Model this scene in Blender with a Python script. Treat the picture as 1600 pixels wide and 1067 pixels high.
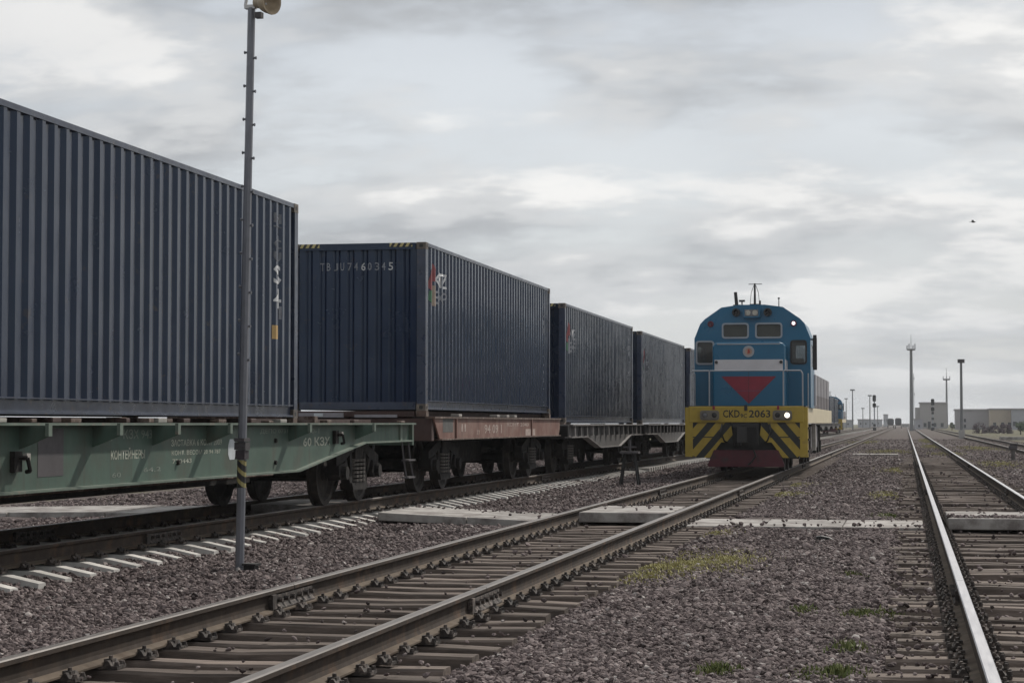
import bpy, bmesh, math, random
import numpy as np
from mathutils import Vector, Matrix, Euler

for o in list(bpy.data.objects):
    bpy.data.objects.remove(o)
S = bpy.context.scene
C = S.collection
R = math.radians
rnd = random.Random(7)

# ------------------------------------------------------------------ camera
CAMZ = 1.52
YAW, PITCH = R(11.18), R(2.35)
cam_d = bpy.data.cameras.new('camera')
cam_d.lens = 70.0
cam_d.sensor_width = 36.0
cam_d.clip_start = 0.1
cam_d.clip_end = 8000
cam = bpy.data.objects.new('camera', cam_d)
C.objects.link(cam)
cam.location = (0, 0, CAMZ)
cam.rotation_euler = (R(90) + PITCH, 0, YAW)
S.camera = cam

# ------------------------------------------------------------------ sky
SUN_EL, SUN_AZ = R(43), R(24)          # azimuth from +Y towards +X
w = bpy.data.worlds.new('World')
S.world = w
w.use_nodes = True
nt = w.node_tree
nt.nodes.clear()
L = nt.links.new
def wn(t, **k):
    n = nt.nodes.new(t)
    for a, b in k.items():
        setattr(n, a, b)
    return n
out = wn('ShaderNodeOutputWorld')
bg = wn('ShaderNodeBackground')
bg.inputs["Strength"].default_value = 0.096
L(bg.outputs[0], out.inputs[0])
sky = wn('ShaderNodeTexSky', sky_type='NISHITA')
sky.sun_disc = False
sky.sun_elevation = SUN_EL
sky.sun_rotation = SUN_AZ
sky.air_density = 1.0
sky.dust_density = 2.0
sky.altitude = 300
tc = wn('ShaderNodeTexCoord')
sep = wn('ShaderNodeSeparateXYZ')
L(tc.outputs['Generated'], sep.inputs[0])
def wmath(op, a, b=None, c=None, clamp=False):
    n = wn('ShaderNodeMath', operation=op, use_clamp=clamp)
    for i, x in enumerate((a, b, c)):
        if x is None:
            continue
        if isinstance(x, (int, float)):
            n.inputs[i].default_value = x
        else:
            L(x, n.inputs[i])
    return n.outputs[0]
zz = wmath('MAXIMUM', sep.outputs[2], 0.0)
den = wmath('ADD', zz, 0.27)
px_ = wmath('DIVIDE', sep.outputs[0], den)
py_ = wmath('DIVIDE', sep.outputs[1], den)
comb = wn('ShaderNodeCombineXYZ')
L(px_, comb.inputs[0]); L(py_, comb.inputs[1])
comb.inputs[2].default_value = 3.7
def wnoise(scale, detail, rough, dist, off):
    m = wn('ShaderNodeMapping')
    m.inputs['Location'].default_value = off
    L(comb.outputs[0], m.inputs[0])
    n = wn('ShaderNodeTexNoise')
    n.inputs['Scale'].default_value = scale
    n.inputs['Detail'].default_value = detail
    n.inputs['Roughness'].default_value = rough
    n.inputs['Distortion'].default_value = dist
    L(m.outputs[0], n.inputs['Vector'])
    return n.outputs['Fac']
def wramp(fac, stops):
    r = wn('ShaderNodeValToRGB')
    r.color_ramp.interpolation = 'EASE'
    e = r.color_ramp.elements
    while len(e) < len(stops):
        e.new(0.5)
    for i, (p, c) in enumerate(stops):
        e[i].position = p
        e[i].color = (*c, 1)
    L(fac, r.inputs[0])
    return r.outputs[0]
def wmix(fac, a, b):
    n = wn('ShaderNodeMix', data_type='RGBA')
    if isinstance(fac, (int, float)):
        n.inputs[0].default_value = fac
    else:
        L(fac, n.inputs[0])
    for i, x in ((6, a), (7, b)):
        if isinstance(x, tuple):
            n.inputs[i].default_value = (*x, 1)
        else:
            L(x, n.inputs[i])
    return n.outputs[2]
def wnoise2(scale, detail, rough, off, k):
    v = wn('ShaderNodeVectorMath', operation='SCALE')
    L(comb.outputs[0], v.inputs[0]); v.inputs['Scale'].default_value = k
    m = wn('ShaderNodeMapping')
    m.inputs['Location'].default_value = off
    m.inputs['Scale'].default_value = (0.85, 1.2, 1)
    m.inputs['Rotation'].default_value = (0, 0, R(-11))
    L(v.outputs[0], m.inputs[0])
    n = wn('ShaderNodeTexNoise')
    n.inputs['Scale'].default_value = scale
    n.inputs['Detail'].default_value = detail
    n.inputs['Roughness'].default_value = rough
    L(m.outputs[0], n.inputs['Vector'])
    return n.outputs['Fac']
# cloud bodies: bright where cloud thins out above, grey on their undersides
OFF = (5.5, 8.8, 3)
nA = wnoise2(3.3, 12, 0.57, OFF, 1.0)
nB = wnoise2(3.3, 4, 0.50, OFF, 0.968)
lit_ = wramp(wmath('ADD', wmath('MULTIPLY', wmath('SUBTRACT', nA, nB), 2.6), 0.5),
             [(0.16, (4.6, 4.8, 5.05)), (0.50, (6.5, 6.65, 6.8)), (0.86, (8.9, 8.88, 8.8))])
cover = wramp(nA, [(0.36, (0, 0, 0)), (0.58, (1, 1, 1))])
thin = wmix(0.80, sky.outputs[0], (7.0, 7.25, 7.5))
full = wmix(cover, thin, lit_)
big_ = wramp(wnoise(0.9, 3, 0.5, 0.0, (1.4, 6.2, 5)), [(0.36, (0.86, 0.87, 0.885)), (0.64, (1.12, 1.115, 1.105))])
mul = wn('ShaderNodeMix', data_type='RGBA', blend_type='MULTIPLY')
mul.inputs[0].default_value = 1.0
L(full, mul.inputs[6]); L(big_, mul.inputs[7])
full = mul.outputs[2]
full = wmix(wmath('MULTIPLY', wmath('SUBTRACT', 1.0, wmath('MULTIPLY', zz, 9.0), None, True), 0.6), full, (6.1, 6.35, 6.6))
L(full, bg.inputs['Color'])

# ------------------------------------------------------------------ sun (veiled by thin cloud)
sun_d = bpy.data.lights.new('sun', 'SUN')
sun_d.energy = 3.6
sun_d.angle = R(2.0)
sun_d.color = (1.0, 0.94, 0.86)
sun = bpy.data.objects.new('sun', sun_d)
C.objects.link(sun)
sv = Vector((math.cos(SUN_EL) * math.sin(SUN_AZ), math.cos(SUN_EL) * math.cos(SUN_AZ), math.sin(SUN_EL)))
sun.rotation_euler = sv.to_track_quat('Z', 'Y').to_euler()
sun.location = (20, 40, 60)

S.view_settings.view_transform = 'Standard'
S.view_settings.look = 'None'
S.view_settings.gamma = 1
S.view_settings.use_curve_mapping = False
S.view_settings.exposure = 0.0
S.render.engine = 'CYCLES'
S.render.resolution_x, S.render.resolution_y = 1024, 682

# ------------------------------------------------------------------ measuring helpers
F_ = 3111.0
CT, ST = math.cos(YAW), math.sin(YAW)
def zc_of(px, X):            # depth along the lens of a point at lateral X that shows at column px
    return F_ * abs(X) / CT / abs(1415 - px)
def Y_of(px, X):
    return (zc_of(px, X) + X * ST) / CT
def Y_at(zc, X):
    return (zc + X * ST) / CT
def X_at(px, zc):
    return (px - 1415) * zc * CT / F_
def Z_at(py, zc):
    return CAMZ + (661 - py) * zc / F_

# ------------------------------------------------------------------ materials
MATS = {}
def mat(name, col, rough=0.6, metal=0.0, spec=0.5, ior=1.5, tint=None, var=0.25, vscale=3.0, col2=None, c2amt=0.5, c2scale=1.2,
        streak=None, streak_amt=0.5, bump=0.0, bscale=40.0, rand=0.0, coat=0.0, stretch=(1, 1, 1)):
    if name in MATS:
        return MATS[name]
    m = bpy.data.materials.new(name)
    m.use_nodes = True
    n = m.node_tree
    b = n.nodes['Principled BSDF']
    lk = n.links.new
    t = n.nodes.new('ShaderNodeTexCoord')
    mp = n.nodes.new('ShaderNodeMapping')
    mp.inputs['Scale'].default_value = stretch
    lk(t.outputs['Object'], mp.inputs[0])
    oi = n.nodes.new('ShaderNodeObjectInfo')
    va = n.nodes.new('ShaderNodeVectorMath'); va.operation = 'SCALE'
    ca = n.nodes.new('ShaderNodeCombineXYZ')
    for i in range(3):
        lk(oi.outputs['Random'], ca.inputs[i])
    lk(ca.outputs[0], va.inputs[0]); va.inputs['Scale'].default_value = 37.0
    ad = n.nodes.new('ShaderNodeVectorMath'); ad.operation = 'ADD'
    lk(mp.outputs[0], ad.inputs[0]); lk(va.outputs[0], ad.inputs[1])
    vec = ad.outputs[0]
    def noise(sc, det=5, rg=0.6, v=vec):
        q = n.nodes.new('ShaderNodeTexNoise')
        q.inputs['Scale'].default_value = sc
        q.inputs['Detail'].default_value = det
        q.inputs['Roughness'].default_value = rg
        lk(v, q.inputs['Vector'])
        return q.outputs['Fac']
    def rng(fac, a, b_, c, d):
        q = n.nodes.new('ShaderNodeMapRange')
        q.inputs[1].default_value = a; q.inputs[2].default_value = b_
        q.inputs[3].default_value = c; q.inputs[4].default_value = d
        lk(fac, q.inputs[0])
        return q.outputs[0]
    def mixc(fac, a, b_, blend='MIX'):
        q = n.nodes.new('ShaderNodeMix'); q.data_type = 'RGBA'; q.blend_type = blend
        if isinstance(fac, (int, float)):
            q.inputs[0].default_value = fac
        else:
            lk(fac, q.inputs[0])
        for i, x in ((6, a), (7, b_)):
            if isinstance(x, tuple):
                q.inputs[i].default_value = (*x, 1)
            else:
                lk(x, q.inputs[i])
        return q.outputs[2]
    c = mixc(rng(noise(vscale), 0.3, 0.7, 0, 1), tuple(x * (1 - var) for x in col), tuple(min(1, x * (1 + var)) for x in col))
    if col2:
        c = mixc(rng(noise(c2scale, 8, 0.65), 0.62 - 0.3 * c2amt, 0.78 - 0.3 * c2amt, 0, 1), c, col2)
    if streak:
        mp2 = n.nodes.new('ShaderNodeMapping')
        mp2.inputs['Scale'].default_value = (9, 9, 0.5)
        lk(t.outputs['Object'], mp2.inputs[0])
        ad2 = n.nodes.new('ShaderNodeVectorMath'); ad2.operation = 'ADD'
        lk(mp2.outputs[0], ad2.inputs[0]); lk(va.outputs[0], ad2.inputs[1])
        c = mixc(rng(noise(1.0, 6, 0.6, ad2.outputs[0]), 0.66 - 0.25 * streak_amt, 0.86 - 0.2 * streak_amt, 0, 0.75), c, streak)
    if rand:
        q = n.nodes.new('ShaderNodeHueSaturation')
        lk(rng(oi.outputs['Random'], 0, 1, 1 - rand, 1 + rand), q.inputs['Value'])
        lk(c, q.inputs['Color'])
        c = q.outputs[0]
    lk(c, b.inputs['Base Color'])
    lk(rng(noise(vscale * 2.3), 0.3, 0.7, max(0.02, rough - 0.1), min(1, rough + 0.1)), b.inputs['Roughness'])
    b.inputs['Metallic'].default_value = metal
    b.inputs['Specular IOR Level'].default_value = spec
    b.inputs['IOR'].default_value = ior
    if tint:
        b.inputs['Specular Tint'].default_value = (*tint, 1)
    if coat:
        b.inputs['Coat Weight'].default_value = coat
    if bump:
        bp = n.nodes.new('ShaderNodeBump')
        bp.inputs['Strength'].default_value = bump
        bp.inputs['Distance'].default_value = 0.01
        lk(noise(bscale, 6, 0.7), bp.inputs['Height'])
        lk(bp.outputs[0], b.inputs['Normal'])
    MATS[name] = m
    return m
def emit(name, col, strength):
    m = bpy.data.materials.new(name)
    m.use_nodes = True
    b = m.node_tree.nodes['Principled BSDF']
    b.inputs['Base Color'].default_value = (*col, 1)
    b.inputs['Emission Color'].default_value = (*col, 1)
    b.inputs['Emission Strength'].default_value = strength
    MATS[name] = m
    return m
def glassmat(name, tint=(0.8, 0.85, 0.85), alpha=0.35, rough=0.05):
    m = bpy.data.materials.new(name)
    m.use_nodes = True
    n = m.node_tree
    n.nodes.clear()
    o = n.nodes.new('ShaderNodeOutputMaterial')
    mx = n.nodes.new('ShaderNodeMixShader')
    tr = n.nodes.new('ShaderNodeBsdfTransparent'); tr.inputs[0].default_value = (*tint, 1)
    gl = n.nodes.new('ShaderNodeBsdfPrincipled')
    gl.inputs['Base Color'].default_value = (0.10, 0.10, 0.095, 1)
    gl.inputs['Roughness'].default_value = rough
    mx.inputs[0].default_value = 1 - alpha
    n.links.new(tr.outputs[0], mx.inputs[1]); n.links.new(gl.outputs[0], mx.inputs[2])
    n.links.new(mx.outputs[0], o.inputs[0])
    MATS[name] = m
    return m

NAVY = mat('navy_container_paint', (0.0050, 0.0115, 0.033), 0.20, ior=1.5, tint=(0.72, 0.84, 1.0), var=0.15, vscale=0.8, col2=(0.045, 0.030, 0.024), c2amt=0.0, c2scale=5, streak=(0.016, 0.02, 0.034), streak_amt=0.1, bump=0.25, bscale=1.3)
NAVY2 = mat('grey_navy_container_paint', (0.012, 0.018, 0.033), 0.24, ior=1.48, tint=(0.78, 0.87, 1.0), var=0.2, vscale=0.8, streak=(0.036, 0.034, 0.036), streak_amt=0.35, bump=0.02, bscale=60)
NAVYFRAME = mat('container_frame_paint', (0.030, 0.040, 0.068), 0.33, var=0.3, col2=(0.09, 0.06, 0.045), c2amt=0.12, c2scale=9)
CASTING = mat('worn_casting', (0.09, 0.075, 0.062), 0.6, var=0.4, col2=(0.26, 0.2, 0.15), c2amt=0.3, c2scale=14)
WHITEPRINT = mat('white_print', (0.55, 0.56, 0.57), 0.6, var=0.25, vscale=9)
GREYPRINT = mat('faded_white_print', (0.20, 0.21, 0.235), 0.6, var=0.3, vscale=9)
REDPRINT = mat('red_print', (0.21, 0.04, 0.045), 0.6)
BEIGEPRINT = mat('beige_print', (0.30, 0.24, 0.19), 0.6)
GREENPRINT = mat('green_print', (0.05, 0.16, 0.08), 0.6)
YELPRINT = mat('yellow_label', (0.50, 0.33, 0.13), 0.6)
GREENW = mat('green_wagon_paint', (0.066, 0.105, 0.083), 0.6, spec=0.3, var=0.2, vscale=1.3, col2=(0.075, 0.090, 0.070), c2amt=0.45, c2scale=1.6, streak=(0.065, 0.058, 0.046), streak_amt=0.4, bump=0.08, bscale=30)
GREENLIP = mat('green_wagon_flange', (0.115, 0.150, 0.120), 0.6, var=0.2, col2=(0.2, 0.16, 0.13), c2amt=0.25, c2scale=6)
DARKPATCH = mat('grey_paint_patch', (0.062, 0.056, 0.060), 0.65, var=0.15)
REDW = mat('red_wagon_paint', (0.185, 0.098, 0.078), 0.68, spec=0.3, var=0.2, vscale=2, col2=(0.225, 0.15, 0.125), c2amt=0.5, c2scale=2, streak=(0.10, 0.075, 0.065), streak_amt=0.5, bump=0.1, bscale=30)
REDDARK = mat('dark_red_brown_steel', (0.045, 0.022, 0.018), 0.75, var=0.3)
GREYW = mat('grimy_grey_wagon', (0.070, 0.066, 0.064), 0.75, var=0.35, vscale=4, streak=(0.16, 0.15, 0.145), streak_amt=0.6, bump=0.1)
GREYLIP = mat('grimy_grey_flange', (0.16, 0.15, 0.145), 0.7, var=0.3)
DARKSTEEL = mat('bogie_grime', (0.011, 0.0095, 0.009), 0.8, spec=0.25, var=0.4, vscale=6, col2=(0.032, 0.027, 0.023), c2amt=0.35, c2scale=5)
WHEELSTEEL = mat('wheel_steel', (0.020, 0.0165, 0.0145), 0.75, spec=0.3, var=0.4, col2=(0.045, 0.037, 0.03), c2amt=0.35, c2scale=7)
SPRING = mat('dusty_spring', (0.07, 0.061, 0.053), 0.7, var=0.3)
PALESTEEL = mat('pale_dusty_steel', (0.30, 0.28, 0.255), 0.6, var=0.3)
RUSTY = mat('rusty_fitting', (0.085, 0.053, 0.040), 0.8, var=0.4, vscale=12, col2=(0.26, 0.21, 0.18), c2amt=0.35, c2scale=8)
RAILTOP = mat('polished_rail_head', (0.34, 0.34, 0.355), 0.45, metal=0.65, var=0.12, vscale=2.5, stretch=(12, 0.6, 1))
RAILTOPD = mat('dull_rail_head', (0.15, 0.135, 0.124), 0.45, metal=0.4, var=0.25, vscale=2.5, stretch=(12, 0.6, 1))
RAILWEB = mat('rail_rust', (0.040, 0.029, 0.022), 0.85, spec=0.25, var=0.35, vscale=6, col2=(0.085, 0.05, 0.03), c2amt=0.3, c2scale=3, bump=0.15)
RAILFOOT = mat('rail_foot_dust', (0.108, 0.085, 0.064), 0.9, spec=0.2, var=0.3, vscale=5, col2=(0.065, 0.045, 0.032), c2amt=0.3, c2scale=2)
PLATE = mat('tie_plate_iron', (0.030, 0.024, 0.021), 0.85, var=0.5, vscale=25, rand=0.4, col2=(0.13, 0.105, 0.09), c2amt=0.45, c2scale=20)
WOOD = mat('weathered_sleeper', (0.138, 0.112, 0.096), 0.9, spec=0.2, var=0.45, vscale=2.5, stretch=(1.0, 11, 6), col2=(0.085, 0.070, 0.062), c2amt=0.3, c2scale=1.6, bump=0.6, bscale=9, rand=0.3)
CONC = mat('concrete_sleeper', (0.48, 0.465, 0.44), 0.9, spec=0.2, var=0.18, vscale=7, rand=0.15, bump=0.1)
SLAB = mat('concrete_slab', (0.33, 0.315, 0.297), 0.9, spec=0.2, var=0.22, vscale=2.5, col2=(0.17, 0.152, 0.143), c2amt=0.6, c2scale=2.6, bump=0.15, bscale=30, rand=0.12)
SLABSIDE = SLAB
POLE = mat('galvanised_pole', (0.155, 0.16, 0.18), 0.5, metal=0.35, var=0.12, vscale=5, rand=0.1)
LBLUE = mat('loco_blue', (0.0045, 0.098, 0.190), 0.33, var=0.08, vscale=0.6, streak=(0.008, 0.085, 0.16), streak_amt=0.15)
LYEL = mat('loco_yellow', (0.36, 0.255, 0.03), 0.5, var=0.18, col2=(0.17, 0.12, 0.04), c2amt=0.25, c2scale=3)
LCREAM = mat('loco_cream', (0.62, 0.54, 0.37), 0.5, var=0.1, streak=(0.40, 0.33, 0.22), streak_amt=0.4)
LWHITE = mat('loco_white', (0.50, 0.49, 0.51), 0.45, var=0.08, vscale=2)
LRED = mat('loco_red', (0.20, 0.010, 0.028), 0.45, var=0.15)
LPLOUGH = mat('loco_plough_red', (0.07, 0.006, 0.014), 0.55, var=0.2, col2=(0.035, 0.012, 0.014), c2amt=0.3, c2scale=3)
LGREY = mat('loco_grey', (0.21, 0.20, 0.215), 0.55, var=0.15, streak=(0.13, 0.12, 0.12), streak_amt=0.4)
LMAUVE = mat('loco_mauve', (0.115, 0.10, 0.105), 0.6, var=0.2)
LBLACK = mat('loco_black', (0.015, 0.014, 0.014), 0.5, var=0.3)
LRAIL = mat('loco_handrail', (0.28, 0.30, 0.33), 0.4, var=0.1)
LDARK = mat('cab_interior', (0.05, 0.05, 0.048), 0.8)
LENS = mat('lamp_lens', (0.12, 0.12, 0.125), 0.12, var=0.1)
LAMPHOUS = mat('lamp_housing', (0.15, 0.135, 0.11), 0.5)
GLASS = glassmat('window_glass', (0.75, 0.78, 0.78), 0.55)
GLASSG = glassmat('windscreen_glass', (0.75, 0.76, 0.72), 0.6, 0.12)
LIT = emit('lit_headlamp', (1.0, 0.88, 0.74), 3.0)
LITW = emit('lit_marker_lamp', (1.0, 0.85, 0.88), 2.5)
BEIGE = mat('beige_plaster', (0.42, 0.36, 0.29), 0.85, var=0.1)
PINKWALL = mat('grey_mauve_wall', (0.33, 0.315, 0.325), 0.85, var=0.08)
GREYWALL = mat('grey_wall', (0.33, 0.315, 0.305), 0.85, var=0.08)
PALEWALL = mat('pale_wall', (0.34, 0.345, 0.37), 0.85, var=0.08)
WINDOWDK = mat('dark_window', (0.035, 0.04, 0.045), 0.25)
FARMETAL = mat('far_mast_metal', (0.17, 0.175, 0.18), 0.6, var=0.1)
BLACKM = mat('matt_black', (0.012, 0.012, 0.012), 0.6)
LEAFG = mat('bush_leaf', (0.055, 0.085, 0.04), 0.7, var=0.4, vscale=2)
LEAFP = mat('plum_bush_leaf', (0.085, 0.060, 0.070), 0.75, var=0.4, vscale=2)
BARK = mat('bark', (0.06, 0.05, 0.04), 0.9)
BIRD = mat('bird_feather', (0.03, 0.03, 0.032), 0.7)
HORN = mat('weathered_horn', (0.34, 0.27, 0.185), 0.55, var=0.3, vscale=8)

# striped pilot paint: a chevron print in the loco's own coordinates
def stripes(name, c1, c2, period, slope, mirror=True, ax=0, off=0.0, duty=0.5):
    m = bpy.data.materials.new(name)
    m.use_nodes = True
    n = m.node_tree
    b = n.nodes['Principled BSDF']
    b.inputs['Roughness'].default_value = 0.5
    t = n.nodes.new('ShaderNodeTexCoord')
    s = n.nodes.new('ShaderNodeSeparateXYZ')
    n.links.new(t.outputs['Object'], s.inputs[0])
    def mm(op, a, b_=None):
        q = n.nodes.new('ShaderNodeMath'); q.operation = op
        for i, x in enumerate((a, b_)):
            if x is None:
                continue
            if isinstance(x, (int, float)):
                q.inputs[i].default_value = x
            else:
                n.links.new(x, q.inputs[i])
        return q.outputs[0]
    xx = s.outputs[ax]
    if mirror:
        xx = mm('ABSOLUTE', xx)
    u = mm('ADD', mm('MULTIPLY', s.outputs[2], slope), xx)
    fr = mm('FRACT', mm('DIVIDE', mm('ADD', u, off + 20 * period), period))
    g = mm('GREATER_THAN', fr, duty)
    mx = n.nodes.new('ShaderNodeMix'); mx.data_type = 'RGBA'
    n.links.new(g, mx.inputs[0])
    mx.inputs[6].default_value = (*c1, 1)
    mx.inputs[7].default_value = (*c2, 1)
    no = n.nodes.new('ShaderNodeTexNoise'); no.inputs['Scale'].default_value = 6
    n.links.new(t.outputs['Object'], no.inputs['Vector'])
    hs = n.nodes.new('ShaderNodeHueSaturation')
    mr = n.nodes.new('ShaderNodeMapRange')
    mr.inputs[3].default_value = 0.65; mr.inputs[4].default_value = 1.3
    n.links.new(no.outputs['Fac'], mr.inputs[0])
    n.links.new(mr.outputs[0], hs.inputs['Value'])
    n.links.new(mx.outputs[2], hs.inputs['Color'])
    n.links.new(hs.outputs[0], b.inputs['Base Color'])
    MATS[name] = m
    return m
PILOT = stripes('pilot_stripes', (0.36, 0.255, 0.03), (0.011, 0.013, 0.012), 0.47, 0.86, True, 0, 0.20, 0.52)
HAZ = stripes('hazard_tape', (0.30, 0.26, 0.10), (0.014, 0.013, 0.014), 0.13, 1.15, False, 0, 0.0, 0.42)
CHAZ = stripes('container_hazard', (0.42, 0.36, 0.16), (0.012, 0.012, 0.014), 0.105, -0.6, False, 0, 0.0, 0.5)

# ------------------------------------------------------------------ mesh builder
class MB:
    def __init__(s):
        s.v = []; s.f = []; s.m = []; s.cur = 0
    def add(s, vs, fs, mi=None):
        b = len(s.v)
        s.v += [tuple(p) for p in vs]
        s.f += [tuple(b + i for i in q) for q in fs]
        s.m += [s.cur if mi is None else mi] * len(fs)
        return s
    def box(s, x0, x1, y0, y1, z0, z1, mi=None):
        v = [(x0, y0, z0), (x1, y0, z0), (x1, y1, z0), (x0, y1, z0), (x0, y0, z1), (x1, y0, z1), (x1, y1, z1), (x0, y1, z1)]
        return s.add(v, [(0, 3, 2, 1), (4, 5, 6, 7), (0, 1, 5, 4), (1, 2, 6, 5), (2, 3, 7, 6), (3, 0, 4, 7)], mi)
    def prism(s, poly, axis, a0, a1, mi=None):
        # poly: 2-D points; axis 0: (y,z) 1: (x,z) 2: (x,y)
        def P(p, a):
            return {0: (a, p[0], p[1]), 1: (p[0], a, p[1]), 2: (p[0], p[1], a)}[axis]
        n = len(poly)
        v = [P(p, a0) for p in poly] + [P(p, a1) for p in poly]
        f = [(i, (i + 1) % n, n + (i + 1) % n, n + i) for i in range(n)]
        return s.add(v, f + [tuple(range(n - 1, -1, -1)), tuple(range(n, 2 * n))], mi)
    def cyl(s, p0, p1, r0, r1=None, n=12, caps=True, mi=None):
        r1 = r0 if r1 is None else r1
        p0, p1 = Vector(p0), Vector(p1)
        d = (p1 - p0).normalized()
        a = d.orthogonal().normalized(); b = d.cross(a)
        v = []
        for p, r in ((p0, r0), (p1, r1)):
            for i in range(n):
                t = 2 * math.pi * i / n
                v.append(p + a * (r * math.cos(t)) + b * (r * math.sin(t)))
        f = [(i, (i + 1) % n, n + (i + 1) % n, n + i) for i in range(n)]
        if caps:
            f += [tuple(range(n - 1, -1, -1)), tuple(range(n, 2 * n))]
        return s.add(v, f, mi)
    def tube(s, path, r, n=6, mi=None):
        for a, b in zip(path[:-1], path[1:]):
            s.cyl(a, b, r, r, n, True, mi)
        return s
    def lathe(s, c, axis, prof, n=24, mi=None):
        # prof: list of (radius, along)
        c = Vector(c); d = Vector(axis).normalized()
        a = d.orthogonal().normalized(); b = d.cross(a)
        v = []
        for r, t in prof:
            for i in range(n):
                q = 2 * math.pi * i / n
                v.append(c + d * t + a * (r * math.cos(q)) + b * (r * math.sin(q)))
        f = []
        for k in range(len(prof) - 1):
            for i in range(n):
                f.append((k * n + i, k * n + (i + 1) % n, (k + 1) * n + (i + 1) % n, (k + 1) * n + i))
        f += [tuple(range(n - 1, -1, -1)), tuple((len(prof) - 1) * n + i for i in range(n))]
        return s.add(v, f, mi)
    def mesh(s, name, mats, smooth=False):
        me = bpy.data.meshes.new(name)
        me.from_pydata(s.v, [], s.f)
        if not isinstance(mats, (list, tuple)):
            mats = [mats]
        for m in mats:
            me.materials.append(m)
        me.polygons.foreach_set('material_index', s.m)
        bm = bmesh.new(); bm.from_mesh(me)
        bmesh.ops.recalc_face_normals(bm, faces=bm.faces)
        bm.to_mesh(me); bm.free()
        if smooth:
            me.polygons.foreach_set('use_smooth', [True] * len(me.polygons))
            try:
                me.set_sharp_from_angle(angle=R(40))
            except Exception:
                pass
        me.update()
        return me
    def build(s, name, mats, parent=None, smooth=False, bevel=0.0, loc=None):
        o = bpy.data.objects.new(name, s.mesh(name, mats, smooth))
        C.objects.link(o)
        if parent:
            o.parent = parent
        if loc is not None:
            o.location = loc
        if bevel:
            b = o.modifiers.new('bevel', 'BEVEL'); b.width = bevel; b.segments = 2; b.limit_method = 'ANGLE'; b.angle_limit = R(40)
        return o
def B(*a):
    return MB().box(*a)
def link(name, me, parent=None, loc=(0, 0, 0), rot=(0, 0, 0)):
    o = bpy.data.objects.new(name, me)
    C.objects.link(o)
    o.parent = parent
    o.location = loc
    o.rotation_euler = rot
    return o
def empty(name, loc, label=None, cat=None, group=None, kind=None, rz=0):
    o = bpy.data.objects.new(name, None)
    o.empty_display_size = 0.3
    C.objects.link(o)
    o.location = loc
    o.rotation_euler = (0, 0, rz)
    return tag(o, label, cat, group, kind)
def tag(o, label=None, cat=None, group=None, kind=None):
    if label: o['label'] = label
    if cat: o['category'] = cat
    if group: o['group'] = group
    if kind: o['kind'] = kind
    return o
def kids(o):
    return [c for c in KID.get(o.name, [])]
KID = {}
def copy_tree(root, loc, skip=()):
    r = root.copy(); C.objects.link(r); r.location = loc
    for ch in root.children:
        if ch.name.split('.')[0] in skip:
            continue
        c = ch.copy(); C.objects.link(c); c.parent = r
        for g in ch.children:
            d = g.copy(); C.objects.link(d); d.parent = c
    return r

# text as flat mesh: local x to the right, local y up
def text_mesh(txt, height, width=None, spacing=1.0, bold=0.0):
    cu = bpy.data.curves.new('lettering', 'FONT')
    cu.body = txt
    cu.size = 1.0
    cu.space_character = spacing
    cu.offset = bold
    cu.resolution_u = 2
    ob = bpy.data.objects.new('tmp', cu)
    C.objects.link(ob)
    dg = bpy.context.evaluated_depsgraph_get()
    dg.update()
    me = bpy.data.meshes.new_from_object(ob.evaluated_get(dg))
    bpy.data.objects.remove(ob)
    bpy.data.curves.remove(cu)
    n = len(me.vertices)
    co = np.zeros(n * 3, dtype=np.float32)
    me.vertices.foreach_get('co', co)
    co = co.reshape(-1, 3)
    mn, mx = co.min(0), co.max(0)
    sc = height / (mx[1] - mn[1])
    co[:, 1] = (co[:, 1] - mn[1]) * sc
    sx = sc if width is None else width / (mx[0] - mn[0])
    co[:, 0] = (co[:, 0] - mn[0]) * sx
    co[:, 2] = 0
    me.vertices.foreach_set('co', co.reshape(-1))
    me.update()
    return me
def poly_mesh(polys):
    me = bpy.data.meshes.new('mark')
    v, f = [], []
    for p in polys:
        b = len(v)
        v += [(x, y, 0) for x, y in p]
        f.append(tuple(range(b, b + len(p))))
    me.from_pydata(v, [], f)
    return me
FACE_X = Matrix(((0, 0, 1), (1, 0, 0), (0, 1, 0)))      # reads along +Y, faces +X
FACE_MY = Matrix(((1, 0, 0), (0, 0, -1), (0, 1, 0)))    # reads along +X, faces -Y
def lettering(me, material, parent, face, origin, name='lettering', conform=None):
    """place a flat mark on a face; conform=(breaks, depth function) bends it into corrugations"""
    bm = bmesh.new(); bm.from_mesh(me)
    ox, oy, oz = origin
    a0 = oy if face is FACE_X else ox
    if conform:
        for bk in conform[0]:
            t = bk - a0
            xs = [v.co.x for v in bm.verts]
            if min(xs) < t < max(xs):
                bmesh.ops.bisect_plane(bm, geom=bm.verts[:] + bm.edges[:] + bm.faces[:], plane_co=(t, 0, 0), plane_no=(1, 0, 0))
    for v in bm.verts:
        d = conform[1](v.co.x + a0) if conform else 0.0
        v.co = face @ Vector((v.co.x, v.co.y, d))
    bmesh.ops.recalc_face_normals(bm, faces=bm.faces)
    bm.to_mesh(me); bm.free()
    me.materials.clear(); me.materials.append(material)
    o = bpy.data.objects.new(name, me)
    C.objects.link(o)
    o.parent = parent
    o.location = origin
    return o

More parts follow.
